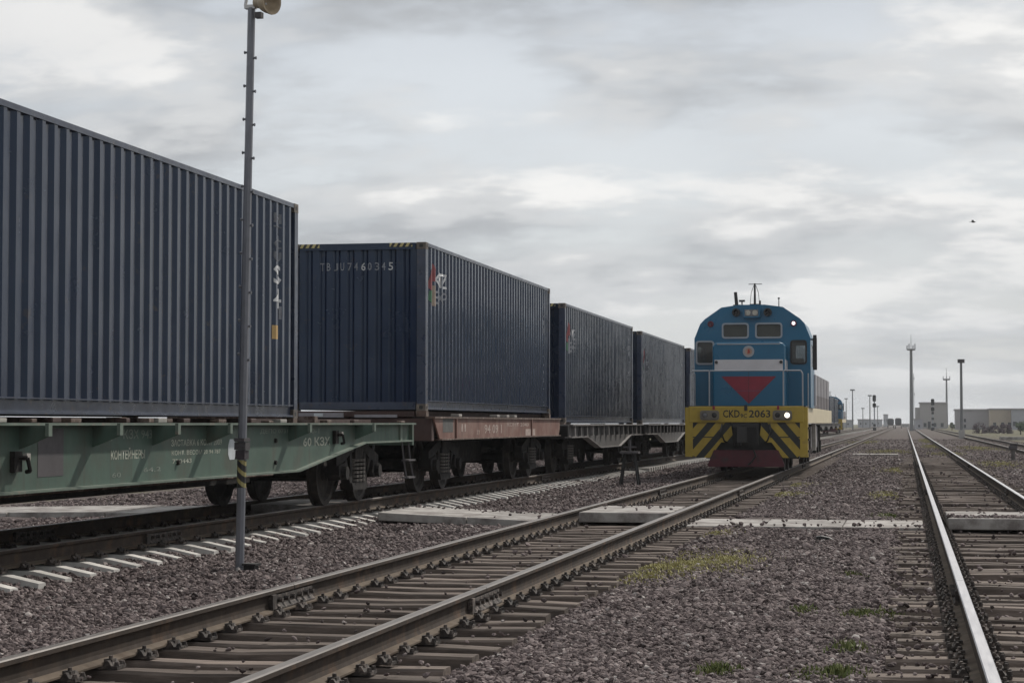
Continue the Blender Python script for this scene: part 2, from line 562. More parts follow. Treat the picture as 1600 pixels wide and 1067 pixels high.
# flat plate with holes (2-D curve fill), thickness t; u,v plane -> face matrix
def plate(name, outline, holes, t, material, parent, face, origin):
    cu = bpy.data.curves.new(name, 'CURVE')
    cu.dimensions = '2D'; cu.fill_mode = 'BOTH'; cu.extrude = t / 2
    for p in [outline] + list(holes):
        sp = cu.splines.new('POLY')
        sp.points.add(len(p) - 1)
        for q, (x, y) in zip(sp.points, p):
            q.co = (x, y, 0, 1)
        sp.use_cyclic_u = True
    ob = bpy.data.objects.new('tmp', cu)
    C.objects.link(ob)
    dg = bpy.context.evaluated_depsgraph_get(); dg.update()
    me = bpy.data.meshes.new_from_object(ob.evaluated_get(dg))
    bpy.data.objects.remove(ob); bpy.data.curves.remove(cu)
    me.transform(face.to_4x4())
    me.materials.clear(); me.materials.append(material)
    o = bpy.data.objects.new(name, me)
    C.objects.link(o); o.parent = parent; o.location = origin
    return o
def rrect(x0, x1, y0, y1, r, n=3):
    p = []
    for cx, cy, a in ((x1 - r, y0 + r, -90), (x1 - r, y1 - r, 0), (x0 + r, y1 - r, 90), (x0 + r, y0 + r, 180)):
        for i in range(n + 1):
            t = R(a + 90 * i / n)
            p.append((cx + r * math.cos(t), cy + r * math.sin(t)))
    return p
def ring(outer, inner, y0, y1):
    m = MB()
    n = len(outer)
    v = [(p[0], y0, p[1]) for p in outer] + [(p[0], y0, p[1]) for p in inner] + [(p[0], y1, p[1]) for p in outer] + [(p[0], y1, p[1]) for p in inner]
    f = []
    for i in range(n):
        j = (i + 1) % n
        f += [(i, j, n + j, n + i), (2 * n + i, 2 * n + j, 3 * n + j, 3 * n + i), (i, j, 2 * n + j, 2 * n + i), (n + i, n + j, 3 * n + j, 3 * n + i)]
    m.add(v, f)
    return m

# ================================================================== TRACK LAYOUT
RT = 0.22                       # rail top above the ballast
XL, XT, XR, XF = -4.11, -9.29, 1.226, 6.5     # locomotive, freight train, right, far right track
TZ = 0.09                       # the freight track lies a little higher
rng_ = np.random.default_rng(3)

def bedlow(dx):                 # ballast lies lower between the rails and beside the sleeper ends
    return np.where(np.abs(dx) < 1.42, 1.0, 0.0)
def hnoise(x, y):
    return (0.020 * np.sin(x * 1.7 + 0.6 * y + 1.3) * np.sin(0.9 * y - 0.5 * x) + 0.012 * np.sin(3.1 * x - 2.2 * y + 4)
            + 0.008 * np.sin(5.3 * y + 2.1 * x))
def ground_h(x, y):
    x = np.asarray(x, dtype=float); y = np.asarray(y, dtype=float)
    near = np.clip((140 - y) / 40, 0, 1)
    h = hnoise(x, y) * near
    rise = np.clip((-7.85 - x) / 0.55, 0, 1)
    rise2 = np.clip((x + 13.5) / 2.0, 0, 1)
    h = h + TZ * rise * rise2
    for xc in (XL, XR):
        b = np.clip((1.50 - np.abs(x - xc)) / 0.25, 0, 1)
        h = h * (1 - b) + b * (-0.02 - 0.058 * np.clip((100 - y) / 30, 0, 1) + 0.3 * h)
    b = np.clip((1.50 - np.abs(x - XF)) / 0.25, 0, 1)
    h = h - 0.02 * b
    b = np.clip((1.16 - np.abs(x - XT)) / 0.2, 0, 1)
    h = h * (1 - b) + b * (TZ - 0.04)
    b = np.clip((x + 8.75) / 0.3, 0, 1) * np.clip((-7.6 - x) / 0.25, 0, 1)
    h = h - 0.022 * b
    return h

# ------------------------------------------------------------------ ground sheet
def axis_pts(lo, hi, step, far_lo, far_hi):
    a = list(np.arange(lo, hi + 1e-6, step))
    q, d = lo, step
    pre = []
    while q > far_lo:
        d *= 1.35; q -= d; pre.append(max(q, far_lo))
    q, d = hi, step
    post = []
    while q < far_hi:
        d *= 1.35; q += d; post.append(min(q, far_hi))
    return np.array(pre[::-1] + a + post)
gx = axis_pts(-15, 9, 0.16, -1800, 1800)
gy = axis_pts(3, 70, 0.16, -120, 2600)
GX, GY = np.meshgrid(gx, gy)
GZ = ground_h(GX, GY)
gv = np.stack([GX.ravel(), GY.ravel(), GZ.ravel()], 1)
nx, ny = len(gx), len(gy)
ii, jj = np.meshgrid(np.arange(nx - 1), np.arange(ny - 1))
q0 = (jj * nx + ii).ravel()
gf = np.stack([q0, q0 + 1, q0 + 1 + nx, q0 + nx], 1)
gme = bpy.data.meshes.new('ground')
gme.vertices.add(len(gv)); gme.vertices.foreach_set('co', gv.ravel().astype(np.float32))
gme.loops.add(gf.size); gme.loops.foreach_set('vertex_index', gf.ravel().astype(np.int32))
gme.polygons.add(len(gf)); gme.polygons.foreach_set('loop_start', np.arange(0, gf.size, 4, dtype=np.int32))
gme.update(calc_edges=True)
gme.polygons.foreach_set('use_smooth', [True] * len(gf))
gm = bpy.data.materials.new('ballast_ground')
gm.use_nodes = True
n = gm.node_tree; b = n.nodes['Principled BSDF']; lk = n.links.new
b.inputs['Roughness'].default_value = 0.95
b.inputs['Specular IOR Level'].default_value = 0.15
t = n.nodes.new('ShaderNodeTexCoord')
vo = n.nodes.new('ShaderNodeTexVoronoi'); vo.inputs['Scale'].default_value = 21
lk(t.outputs['Object'], vo.inputs['Vector'])
sepc = n.nodes.new('ShaderNodeSeparateColor'); lk(vo.outputs['Color'], sepc.inputs[0])
cr = n.nodes.new('ShaderNodeValToRGB')
e = cr.color_ramp.elements
e[0].position = 0.0; e[0].color = (0.045, 0.036, 0.035, 1)
e[1].position = 1.0; e[1].color = (0.165, 0.134, 0.130, 1)
q = e.new(0.5); q.color = (0.090, 0.072, 0.070, 1)
lk(sepc.outputs[0], cr.inputs[0])
big = n.nodes.new('ShaderNodeTexNoise'); big.inputs['Scale'].default_value = 0.35; big.inputs['Detail'].default_value = 6
lk(t.outputs['Object'], big.inputs['Vector'])
sx = n.nodes.new('ShaderNodeSeparateXYZ'); lk(t.outputs['Object'], sx.inputs[0])
def gmr(src, a, b_, c, d):
    q = n.nodes.new('ShaderNodeMapRange'); q.clamp = True
    for i, x in enumerate((a, b_, c, d)):
        q.inputs[i + 1].default_value = x
    lk(src, q.inputs[0]); return q.outputs[0]
def gmath(op, a, b_):
    q = n.nodes.new('ShaderNodeMath'); q.operation = op; q.use_clamp = True
    for i, x in enumerate((a, b_)):
        if isinstance(x, (int, float)): q.inputs[i].default_value = x
        else: lk(x, q.inputs[i])
    return q.outputs[0]
def gmix(f, a, b_):
    q = n.nodes.new('ShaderNodeMix'); q.data_type = 'RGBA'
    lk(f, q.inputs[0])
    for i, x in ((6, a), (7, b_)):
        if isinstance(x, tuple): q.inputs[i].default_value = (*x, 1)
        else: lk(x, q.inputs[i])
    return q.outputs[2]
# grassy dry soil: grows denser away from the tracks
cover = gmath('ADD', gmr(sx.outputs[0], 4.5, 16, 0.0, 0.40), gmr(sx.outputs[1], 70, 260, 0.0, 0.12))
cover = gmath('ADD', cover, gmr(sx.outputs[0], -13, -22, 0.0, 0.4))
mid = n.nodes.new('ShaderNodeTexNoise'); mid.inputs['Scale'].default_value = 0.9; mid.inputs['Detail'].default_value = 9; mid.inputs['Roughness'].default_value = 0.7
lk(t.outputs['Object'], mid.inputs['Vector'])
gmask = gmr(gmath('ADD', gmath('ADD', gmath('MULTIPLY', big.outputs['Fac'], 0.6), gmath('MULTIPLY', mid.outputs['Fac'], 0.4)), cover), 0.60, 0.82, 0.0, 1.0)
fine = n.nodes.new('ShaderNodeTexNoise'); fine.inputs['Scale'].default_value = 3.0; fine.inputs['Detail'].default_value = 8
lk(t.outputs['Object'], fine.inputs['Vector'])
grassc = gmix(gmr(fine.outputs['Fac'], 0.35, 0.65, 0, 1), (0.075, 0.078, 0.040), (0.145, 0.135, 0.085))
bed_shade = gmath('MULTIPLY', gmr(sx.outputs[0], XT - 1.0, XT - 0.7, 0, 1), gmr(sx.outputs[0], XT + 1.0, XT + 0.7, 0, 1))  # shade under the wagons, painted dark into the ground colour between the train rails
bed_shade = gmath('MULTIPLY', bed_shade, gmr(big.outputs['Fac'], 0.3, 0.5, 0.55, 0.95))
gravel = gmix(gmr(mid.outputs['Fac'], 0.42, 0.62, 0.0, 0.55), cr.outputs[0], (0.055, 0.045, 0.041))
lk(gmix(bed_shade, gmix(gmath('MULTIPLY', gmask, 0.85), gravel, grassc), (0.018, 0.015, 0.014)), b.inputs['Base Color'])
bp = n.nodes.new('ShaderNodeBump'); bp.inputs['Distance'].default_value = 0.03; bp.inputs['Strength'].default_value = 0.9
dist = n.nodes.new('ShaderNodeTexVoronoi'); dist.inputs['Scale'].default_value = 21
lk(t.outputs['Object'], dist.inputs['Vector'])
inv = n.nodes.new('ShaderNodeMath'); inv.operation = 'SUBTRACT'; inv.inputs[0].default_value = 1.0
lk(dist.outputs['Distance'], inv.inputs[1]); lk(inv.outputs[0], bp.inputs['Height'])
lk(bp.outputs[0], b.inputs['Normal'])
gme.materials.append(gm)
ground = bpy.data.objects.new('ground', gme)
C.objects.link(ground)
tag(ground, 'mauve-brown ballast ground of the rail yard turning to dry grass', kind='structure')

# ------------------------------------------------------------------ tracks
def rail_mesh(y0, y1, top):
    hw = [(-0.0375, 0.0), (-0.033, 0.0), ]
    # half profile (x, z) from rail top down; z measured from the rail top
    half = [(0.030, 0.0), (0.0365, -0.008), (0.0375, -0.034), (0.016, -0.047), (0.010, -0.062), (0.009, -0.125), (0.018, -0.150), (0.075, -0.168), (0.075, -0.180)]
    prof = half + [(-x, z) for x, z in half[::-1]]
    k = len(prof)
    m = MB()
    ys = np.linspace(y0, y1, max(2, int((y1 - y0) / 3.2) + 1))
    v = [(x, y, z) for y in ys for x, z in prof]
    m.v = v
    for s_ in range(len(ys) - 1):
        for i in range(k):
            j = (i + 1) % k
            m.f.append((s_ * k + i, s_ * k + j, (s_ + 1) * k + j, (s_ + 1) * k + i))
            zi, zj = prof[i][1], prof[j][1]
            if i == k - 1:
                mi = 0
            elif zi >= -0.009 and zj >= -0.009:
                mi = 0
            elif (zi <= -0.149 and zj <= -0.149):
                mi = 2
            else:
                mi = 1
            m.m.append(mi)
    m.f += [tuple(range(k)), tuple((len(ys) - 1) * k + i for i in range(k))]
    m.m += [1, 1]
    return m.mesh('rail', [top, RAILWEB, RAILFOOT])

def fishplate_mesh():
    m = MB()
    for s_ in (-1, 1):
        m.prism([(s_ * 0.011, -0.048), (s_ * 0.034, -0.052), (s_ * 0.032, -0.122), (s_ * 0.060, -0.150), (s_ * 0.060, -0.160), (s_ * 0.014, -0.146)], 1, -0.5, 0.5)
        for yb in (-0.42, -0.26, -0.10, 0.10, 0.26, 0.42):
            m.cyl((s_ * 0.03, yb, -0.088), (s_ * 0.075, yb, -0.088), 0.020, 0.020, 6)
    for s_ in (-1, 1):
        m.box(*sorted((s_ * 0.012, s_ * 0.052)), -0.60, -0.505, -0.158, -0.040)
    return m.mesh('fishplate', PLATE)
FISH = fishplate_mesh()

def sleeper_wood(seed):
    r = random.Random(seed)
    m = MB()
    Lh = 1.375
    nseg = 7
    sec = [(-0.100, 0.0), (0.100, 0.0), (0.106, 0.02), (0.100, 0.150), (0.086, 0.165), (-0.086, 0.165), (-0.100, 0.150), (-0.106, 0.02)]
    k = len(sec)
    for i in range(nseg + 1):
        x = -Lh + 2 * Lh * i / nseg
        if i == 0: x += r.uniform(-0.05, 0.03)
        if i == nseg: x += r.uniform(-0.03, 0.05)
        dy, dz = r.uniform(-0.012, 0.012), r.uniform(-0.008, 0.006)
        for y, z in sec:
            m.v.append((x, y + dy + r.uniform(-0.004, 0.004), z - 0.165 + dz + r.uniform(-0.004, 0.004)))
    for i in range(nseg):
        for j in range(k):
            m.f.append((i * k + j, i * k + (j + 1) % k, (i + 1) * k + (j + 1) % k, (i + 1) * k + j))
    m.f += [tuple(range(k)), tuple(nseg * k + j for j in range(k))]
    m.m = [0] * len(m.f)
    return m.mesh('sleeper', WOOD)
WOODS = [sleeper_wood(i) for i in range(8)]
def sleeper_conc():
    m = MB()
    # (x, half width top, top z)
    st = [(-1.35, 0.075, -0.085), (-1.02, 0.082, -0.018), (-0.55, 0.085, 0.0), (-0.35, 0.075, -0.06), (0, 0.07, -0.065),
          (0.35, 0.075, -0.06), (0.55, 0.085, 0.0), (1.02, 0.082, -0.018), (1.35, 0.075, -0.085)]
    for x, hw_, z in st:
        m.v += [(x, -hw_ - 0.05, -0.23), (x, hw_ + 0.05, -0.23), (x, hw_, z), (x, -hw_, z)]
    for i in range(len(st) - 1):
        for j in range(4):
            m.f.append((i * 4 + j, i * 4 + (j + 1) % 4, (i + 1) * 4 + (j + 1) % 4, (i + 1) * 4 + j))
    m.f += [(0, 1, 2, 3), tuple(len(st) * 4 - 4 + j for j in range(4))]
    m.m = [0] * len(m.f)
    return m.mesh('sleeper', CONC)
CONCS = sleeper_conc()
def tie_plate_mesh(wood):
    m = MB()
    m.box(-0.175, 0.175, -0.075, 0.075, -0.002, 0.018)
    for s_ in (-1, 1):
        m.prism([(s_ * 0.078, 0.018), (s_ * 0.10, 0.05), (s_ * 0.115, 0.05), (s_ * 0.135, 0.018)], 1, -0.075, 0.075)
        for yy in (-0.05, 0.05):
            m.cyl((s_ * 0.160, yy, 0.018), (s_ * 0.160, yy, 0.042), 0.020, 0.013, 6)
        m.box(min(s_ * 0.070, s_ * 0.125), max(s_ * 0.070, s_ * 0.125), -0.03, 0.03, 0.038, 0.056)
        m.cyl((s_ * 0.105, 0, 0.05), (s_ * 0.105, 0, 0.076), 0.016, 0.013, 6)
    return m.mesh('tie_plate', PLATE)
TIE = tie_plate_mesh(True)
def track(name, label, xc, rz, y0, y1, spacing, wood, top, joint0, part_until, jit=0.0, skip=(), rough=0.05):
    t_ = empty(name, (xc, 0, rz), label, None, None, 'structure')
    # rails as 25 m lengths
    ks = [y0]
    j = joint0
    while j < y1:
        if j > y0: ks.append(j)
        j += 25.0
    if y1 > 300: ks = [k for k in ks if k < 200]
    ks.append(y1)
    for s_ in (-1, 1):
        for a, b_ in zip(ks[:-1], ks[1:]):
            link('rail', rail_mesh(a + 0.006, b_ - 0.006, top), t_, (s_ * 0.797, 0, 0))
            if b_ < 110 and b_ != y1:
                link('fishplate', FISH, t_, (s_ * 0.797, b_, 0))
    rest = MB()
    y = y0 + 0.3
    i = 0
    ztop = -0.198
    while y < y1:
        yy = y + rnd.uniform(-jit, jit)
        if any(a < yy < b_ for a, b_ in skip):
            y += spacing; continue
        if yy < part_until:
            me = rnd.choice(WOODS) if wood else CONCS
            dz = rnd.uniform(-0.4 * rough, 0.004) if wood else 0
            s_ = link('sleeper', me, t_, (rnd.uniform(-rough, rough) if wood else 0, yy, ztop + dz), (0, 0, rnd.uniform(-0.4, 0.4) * rough if wood else 0))
            for q in (-0.797, 0.797):
                link('tie_plate', TIE, s_, (q - s_.location.x, rnd.uniform(-0.012, 0.012), -dz), (0, 0, rnd.uniform(-0.06, 0.06)))
        else:
            if yy < 92 or not wood:
                rest.box(-1.37, 1.37, yy - 0.11, yy + 0.11, ztop - 0.12, ztop - (0.035 if wood else 0.0))
        y += spacing if yy < 220 else spacing * 2
        i += 1
    if rest.f:
        tag(rest.build('distant_sleepers', WOOD if wood else CONC, t_), kind='stuff')
    return t_
TL = track('railway_track', 'rusty track on wooden sleepers leading to the blue locomotive', XL, RT, 4.0, 900, 0.56, True, RAILTOPD, 15.55, 56, 0.06)
TR = track('railway_track', 'right-hand empty track on split wooden sleepers with bright rail heads', XR, RT, 3.0, 900, 0.52, True, RAILTOP, 17.0, 78, 0.09, (), 0.11)
TT = track('railway_track', 'track on pale concrete sleepers beneath the container train', XT, RT + TZ, 10.0, 700, 0.60, False, RAILTOPD, 22.0, 62)
TF = track('railway_track', 'farthest right track crossing the grass', XF, RT - 0.05, 40.0, 900, 0.56, True, RAILTOPD, 66.0, 0, 0.05)

# ------------------------------------------------------------------ crossing path of concrete slabs
P0, P1 = 29.0, 31.35
path = empty('path', (0, 0, 0), 'pale concrete slab crossing laid across the tracks', None, None, 'structure')
def slab(x0, x1, z0, z1, th, nsl, y0=P0, y1=P1):
    for i in range(nsl):
        a, b_ = x0 + (x1 - x0) * i / nsl + 0.008, x0 + (x1 - x0) * (i + 1) / nsl - 0.008
        za, zb = z0 + (z1 - z0) * i / nsl, z0 + (z1 - z0) * (i + 1) / nsl
        j = rnd.uniform(-0.012, 0.012)
        m = MB()
        m.add([(a, y0, za - th), (b_, y0, zb - th), (b_, y1, zb - th), (a, y1, za - th), (a, y0, za + j), (b_, y0, zb + j), (b_, y1, zb + j), (a, y1, za + j)],
              [(0, 3, 2, 1), (4, 5, 6, 7), (0, 1, 5, 4), (1, 2, 6, 5), (2, 3, 7, 6), (3, 0, 4, 7)])
        m.build('slab', SLAB, path, bevel=0.012)
slab(XL + 0.88, XR - 0.98, 0.045, 0.045, 0.12, 3, 29.0, 31.2)
slab(XL - 0.67, XL + 0.67, 0.205, 0.205, 0.15, 1, 29.25, 31.7)
slab(XR - 0.67, XR + 0.67, 0.205, 0.205, 0.15, 1, 28.2, 30.4)
slab(XR + 1.0, XF - 1.0, 0.05, 0.05, 0.12, 3, 28.4, 30.6)
slab(XT + 1.42, XL - 1.0, 0.17, 0.05, 0.12, 2, 29.3, 31.7)
slab(XT - 0.67, XT + 0.67, 0.28, 0.28, 0.16, 1, 29.5, 31.7)
slab(XT - 8.2, XT - 1.5, 0.05, 0.14, 0.12, 4, 29.8, 32.4)
# a second thin crossing further down
m = MB().box(XL + 1.6, XR - 1.6, 96, 98.5, -0.05, 0.05); m.build('slab', SLAB, path)

# ------------------------------------------------------------------ ballast stones (geometry-node instances)
def stone(seed):
    r = np.random.default_rng(seed)
    bm = bmesh.new()
    bmesh.ops.create_icosphere(bm, subdivisions=1, radius=1.0)
    for v in bm.verts:
        v.co = v.co * float(r.uniform(0.62, 1.12))
        v.co.x *= 1.15; v.co.z *= 0.72
    me = bpy.data.meshes.new('stone')
    bm.to_mesh(me); bm.free()
    return me
sm = bpy.data.materials.new('ballast_stone')
sm.use_nodes = True
n = sm.node_tree; b = n.nodes['Principled BSDF']; lk = n.links.new
b.inputs['Roughness'].default_value = 0.9
b.inputs['Specular IOR Level'].default_value = 0.2
oi = n.nodes.new('ShaderNodeObjectInfo')
cr = n.nodes.new('ShaderNodeValToRGB')
cr.color_ramp.interpolation = 'LINEAR'
e = cr.color_ramp.elements
e[0].position = 0.0; e[0].color = (0.040, 0.031, 0.030, 1)
e[1].position = 1.0; e[1].color = (0.38, 0.35, 0.33, 1)
for p_, c_ in ((0.25, (0.088, 0.069, 0.067)), (0.5, (0.128, 0.101, 0.098)), (0.75, (0.170, 0.137, 0.132)), (0.95, (0.235, 0.195, 0.188))):
    q = e.new(p_); q.color = (*c_, 1)
lk(oi.outputs['Random'], cr.inputs[0])
lk(cr.outputs[0], b.inputs['Base Color'])
stone_col = bpy.data.collections.new('stones')
for i in range(6):
    so = bpy.data.objects.new('stone', stone(i))
    so.data.materials.append(sm)
    stone_col.objects.link(so)
def scatter(zlo, zhi, dens, size, margin):
    wmax = 0.5143 * zhi / 2 + margin + 0.6
    area = (zhi - zlo) * 2 * wmax
    N = int(area * dens)
    zc = rng_.uniform(zlo, zhi, N)
    xc = rng_.uniform(-wmax, wmax, N)
    ok = np.abs(xc) < 0.5143 * zc / 2 + margin
    zc, xc = zc[ok], xc[ok]
    X = xc * CT - zc * ST
    Y = xc * ST + zc * CT
    return X, Y, np.full(len(X), size)
parts_ = [scatter(6.0, 11, 2500, 0.0150, 1.5), scatter(11, 16, 2100, 0.016, 1.5), scatter(16, 24, 1250, 0.0195, 1.7), scatter(24, 36, 650, 0.0225, 1.1), scatter(36, 60, 260, 0.0255, 1.4), scatter(60, 85, 60, 0.028, 1.6), scatter(85, 130, 22, 0.028, 1.6), scatter(130, 190, 7, 0.03, 1.6)]
X = np.concatenate([p[0] for p in parts_]); Y = np.concatenate([p[1] for p in parts_]); SZ = np.concatenate([p[2] for p in parts_])
SZ = SZ * np.clip(rng_.lognormal(0, 0.36, len(SZ)), 0.45, 1.9)
keep = (X > -16) & (X < 9) & ~((np.abs(X - XT) < 0.8) & (rng_.uniform(0, 1, len(X)) < 0.85))
for xc, dzr in ((XL, 0), (XR, 0), (XT, TZ)):
    for s_ in (-1, 1):
        keep &= np.abs(X - xc - s_ * 0.797) > 0.115
# thin out stones where they would lie on sleepers
def on_sleeper(tr, hl=1.40, hw_=0.115):
    ys = np.array(sorted(c.location.y for c in tr.children if c.name.startswith('sleeper')))
    i = np.clip(np.searchsorted(ys, Y), 1, len(ys) - 1)
    d = np.minimum(np.abs(Y - ys[i - 1]), np.abs(Y - ys[i]))
    return (np.abs(X - tr.location.x) < hl) & (d < hw_)
u = rng_.uniform(0, 1, len(X))
onl, onr, ont = on_sleeper(TL), on_sleeper(TR), on_sleeper(TT, 1.36, 0.095)
keep &= ~(onl & (u > 0.012)) & ~(onr & (u > np.where(np.abs(X - XR) > 1.0, 0.08, 0.025))) & ~(ont & (u > 0.02))
inpath = ((Y > 28.9) & (Y < 31.9))
keep &= ~(inpath & (u > np.where((Y < 29.25) | (Y > 31.15), 0.05, 0.006)) & ((np.abs(X - XL) < 0.7) | (np.abs(X - XR) < 0.7) | ((X > XL + 0.9) & (X < XR - 1.0)) | ((X > XT + 1.42) & (X < XL - 1.0)) | (X < XT - 1.5)))
X, Y, SZ = X[keep], Y[keep], SZ[keep]
onl, onr, ont = onl[keep], onr[keep], ont[keep]
Z = ground_h(X, Y) + SZ * rng_.uniform(-0.15, 0.55, len(X))
Z = np.where(onl | onr, RT - 0.198 + SZ * 0.4, Z)
onp = (Y > 29.02) & (Y < 31.18) & (X > XL + 0.9) & (X < XR - 1.0)
Z = np.where(onp, 0.05 + SZ * 0.35, Z)
onp = (Y > 29.32) & (Y < 31.66) & (X > XT + 1.45) & (X < XL - 1.02)
Z = np.where(onp, 0.17 - 0.12 * (X - XT - 1.42) / (XL - 1.0 - XT - 1.42) + SZ * 0.35 + 0.005, Z)
for xc, ya_, yb_ in ((XL, 29.27, 31.68), (XR, 28.22, 30.38)):
    Z = np.where((np.abs(X - xc) < 0.66) & (Y > ya_) & (Y < yb_), 0.21 + SZ * 0.35, Z)
bw = ((np.abs(X - XL) < 0.7) | (np.abs(X - XR) < 0.7)) & ~(onl | onr)
pme = bpy.data.meshes.new('ballast')
pme.vertices.add(len(X))
pme.vertices.foreach_set('co', np.stack([X, Y, Z], 1).ravel().astype(np.float32))
def attr(name, typ, data, key):
    a = pme.attributes.new(name, typ, 'POINT'); a.data.foreach_set(key, data)
attr('rot', 'FLOAT_VECTOR', np.stack([rng_.uniform(-0.7, 0.7, len(X)), rng_.uniform(-0.7, 0.7, len(X)), rng_.uniform(0, 6.28, len(X))], 1).ravel().astype(np.float32), 'vector')
attr('scl', 'FLOAT_VECTOR', (SZ[:, None] * rng_.uniform(0.75, 1.25, (len(X), 3))).ravel().astype(np.float32), 'vector')
attr('pick', 'INT', rng_.integers(0, 6, len(X)).astype(np.int32), 'value')
ballast = bpy.data.objects.new('ballast', pme)
C.objects.link(ballast)
tag(ballast, 'loose mauve crushed-stone ballast between the tracks', 'gravel', kind='stuff')
ng = bpy.data.node_groups.new('scatter_stones', 'GeometryNodeTree')
ng.interface.new_socket('Geometry', in_out='INPUT', socket_type='NodeSocketGeometry')
ng.interface.new_socket('Geometry', in_out='OUTPUT', socket_type='NodeSocketGeometry')
gi, go = ng.nodes.new('NodeGroupInput'), ng.nodes.new('NodeGroupOutput')
iop = ng.nodes.new('GeometryNodeInstanceOnPoints')
ci = ng.nodes.new('GeometryNodeCollectionInfo')
ci.inputs['Collection'].default_value = stone_col
ci.inputs['Separate Children'].default_value = True
ci.inputs['Reset Children'].default_value = True
def na(nm, dt):
    q = ng.nodes.new('GeometryNodeInputNamedAttribute'); q.data_type = dt; q.inputs['Name'].default_value = nm
    return q.outputs['Attribute']
e2r = ng.nodes.new('FunctionNodeEulerToRotation')
ng.links.new(na('rot', 'FLOAT_VECTOR'), e2r.inputs[0])
ng.links.new(gi.outputs[0], iop.inputs['Points'])
ng.links.new(ci.outputs[0], iop.inputs['Instance'])
iop.inputs['Pick Instance'].default_value = True
ng.links.new(na('pick', 'INT'), iop.inputs['Instance Index'])
ng.links.new(e2r.outputs[0], iop.inputs['Rotation'])
ng.links.new(na('scl', 'FLOAT_VECTOR'), iop.inputs['Scale'])
ng.links.new(iop.outputs[0], go.inputs[0])
md = ballast.modifiers.new('scatter', 'NODES'); md.node_group = ng

# ------------------------------------------------------------------ grass tufts
def grass_mat(name, c1, c2):
    m = bpy.data.materials.new(name); m.use_nodes = True
    n = m.node_tree; b = n.nodes['Principled BSDF']
    b.inputs['Roughness'].default_value = 0.8; b.inputs['Specular IOR Level'].default_value = 0.2
    gi_ = n.nodes.new('ShaderNodeNewGeometry')
    mx = n.nodes.new('ShaderNodeMix'); mx.data_type = 'RGBA'
    n.links.new(gi_.outputs['Random Per Island'], mx.inputs[0])
    mx.inputs[6].default_value = (*c1, 1); mx.inputs[7].default_value = (*c2, 1)
    n.links.new(mx.outputs[2], b.inputs['Base Color'])
    return m
GY_ = grass_mat('yellow_grass', (0.22, 0.205, 0.085), (0.46, 0.42, 0.20))
GG_ = grass_mat('green_grass', (0.07, 0.095, 0.03), (0.17, 0.18, 0.07))
def grass_patch(name, label, material, spots, hmin, hmax):
    v, f = [], []
    r = random.Random(len(spots) * 7 + 1)
    for (x, y, rx, ry, cnt) in spots:
        for _ in range(cnt):
            a = r.uniform(0, 6.283); q = abs(r.gauss(0, 0.5)) ** 0.8
            bx, by = x + rx * q * math.cos(a), y + ry * q * math.sin(a)
            bz = float(ground_h(bx, by)) - 0.01
            h = r.uniform(hmin, hmax) * (1 - 0.3 * min(q, 1))
            t = r.uniform(0, 6.283); l = r.uniform(0, 0.7) * h
            wd = r.uniform(0.004, 0.008) * (1 + y / 30)
            px, py = math.cos(t + 1.57) * wd, math.sin(t + 1.57) * wd
            k = len(v)
            mx_, my_ = bx + math.cos(t) * l * 0.35, by + math.sin(t) * l * 0.35
            v += [(bx - px, by - py, bz), (bx + px, by + py, bz), (mx_ + px * .8, my_ + py * .8, bz + h * .6), (mx_ - px * .8, my_ - py * .8, bz + h * .6), (bx + math.cos(t) * l, by + math.sin(t) * l, bz + h)]
            f += [(k, k + 1, k + 2, k + 3), (k + 3, k + 2, k + 4)]
    me = bpy.data.meshes.new(name); me.from_pydata(v, [], f); me.materials.append(material)
    o = bpy.data.objects.new(name, me); C.objects.link(o)
    return tag(o, label, 'grass', None, 'stuff')
def spot(px, py, wpx, ry, cnt):
    zc = CAMZ * F_ / (py - 661)
    x = X_at(px, zc)
    return (x, Y_at(zc, x), wpx * zc / F_ / 2, ry, cnt)
grass_patch('grass', 'patch of dry yellow-green grass on the ballast beside the locomotive track', GY_,
            [spot(1085, 880, 230, 2.6, 4200), spot(1030, 890, 140, 1.8, 1900), spot(1140, 874, 120, 1.5, 1500), spot(1000, 900, 120, 1.2, 500), spot(1215, 772, 140, 2.6, 2200), spot(1240, 758, 90, 2.5, 1500),
             spot(1120, 835, 90, 1.2, 600), spot(1385, 775, 80, 3.0, 1600), spot(1400, 735, 70, 6, 1500), spot(1390, 705, 100, 10, 1800), spot(1480, 708, 70, 8, 1500), spot(1455, 697, 40, 14, 1500), spot(1446, 688, 25, 25, 1500), spot(1350, 690, 60, 20, 1500), spot(1530, 700, 90, 14, 2200), spot(1560, 725, 120, 9, 2500)], 0.02, 0.075)
grass_patch('grass', 'small green tufts growing through the near ballast', GG_,
            [spot(1300, 1050, 150, 0.4, 300), spot(1255, 953, 60, 0.4, 160), spot(1325, 1010, 90, 0.5, 180), spot(1345, 955, 90, 0.35, 330), spot(1120, 1043, 90, 0.25, 260),
             spot(1390, 950, 60, 0.25, 260), spot(1450, 985, 80, 0.2, 380), spot(1395, 805, 90, 0.9, 900), spot(1485, 742, 50, 1.2, 500), spot(1330, 900, 60, .3, 90)], 0.03, 0.085)

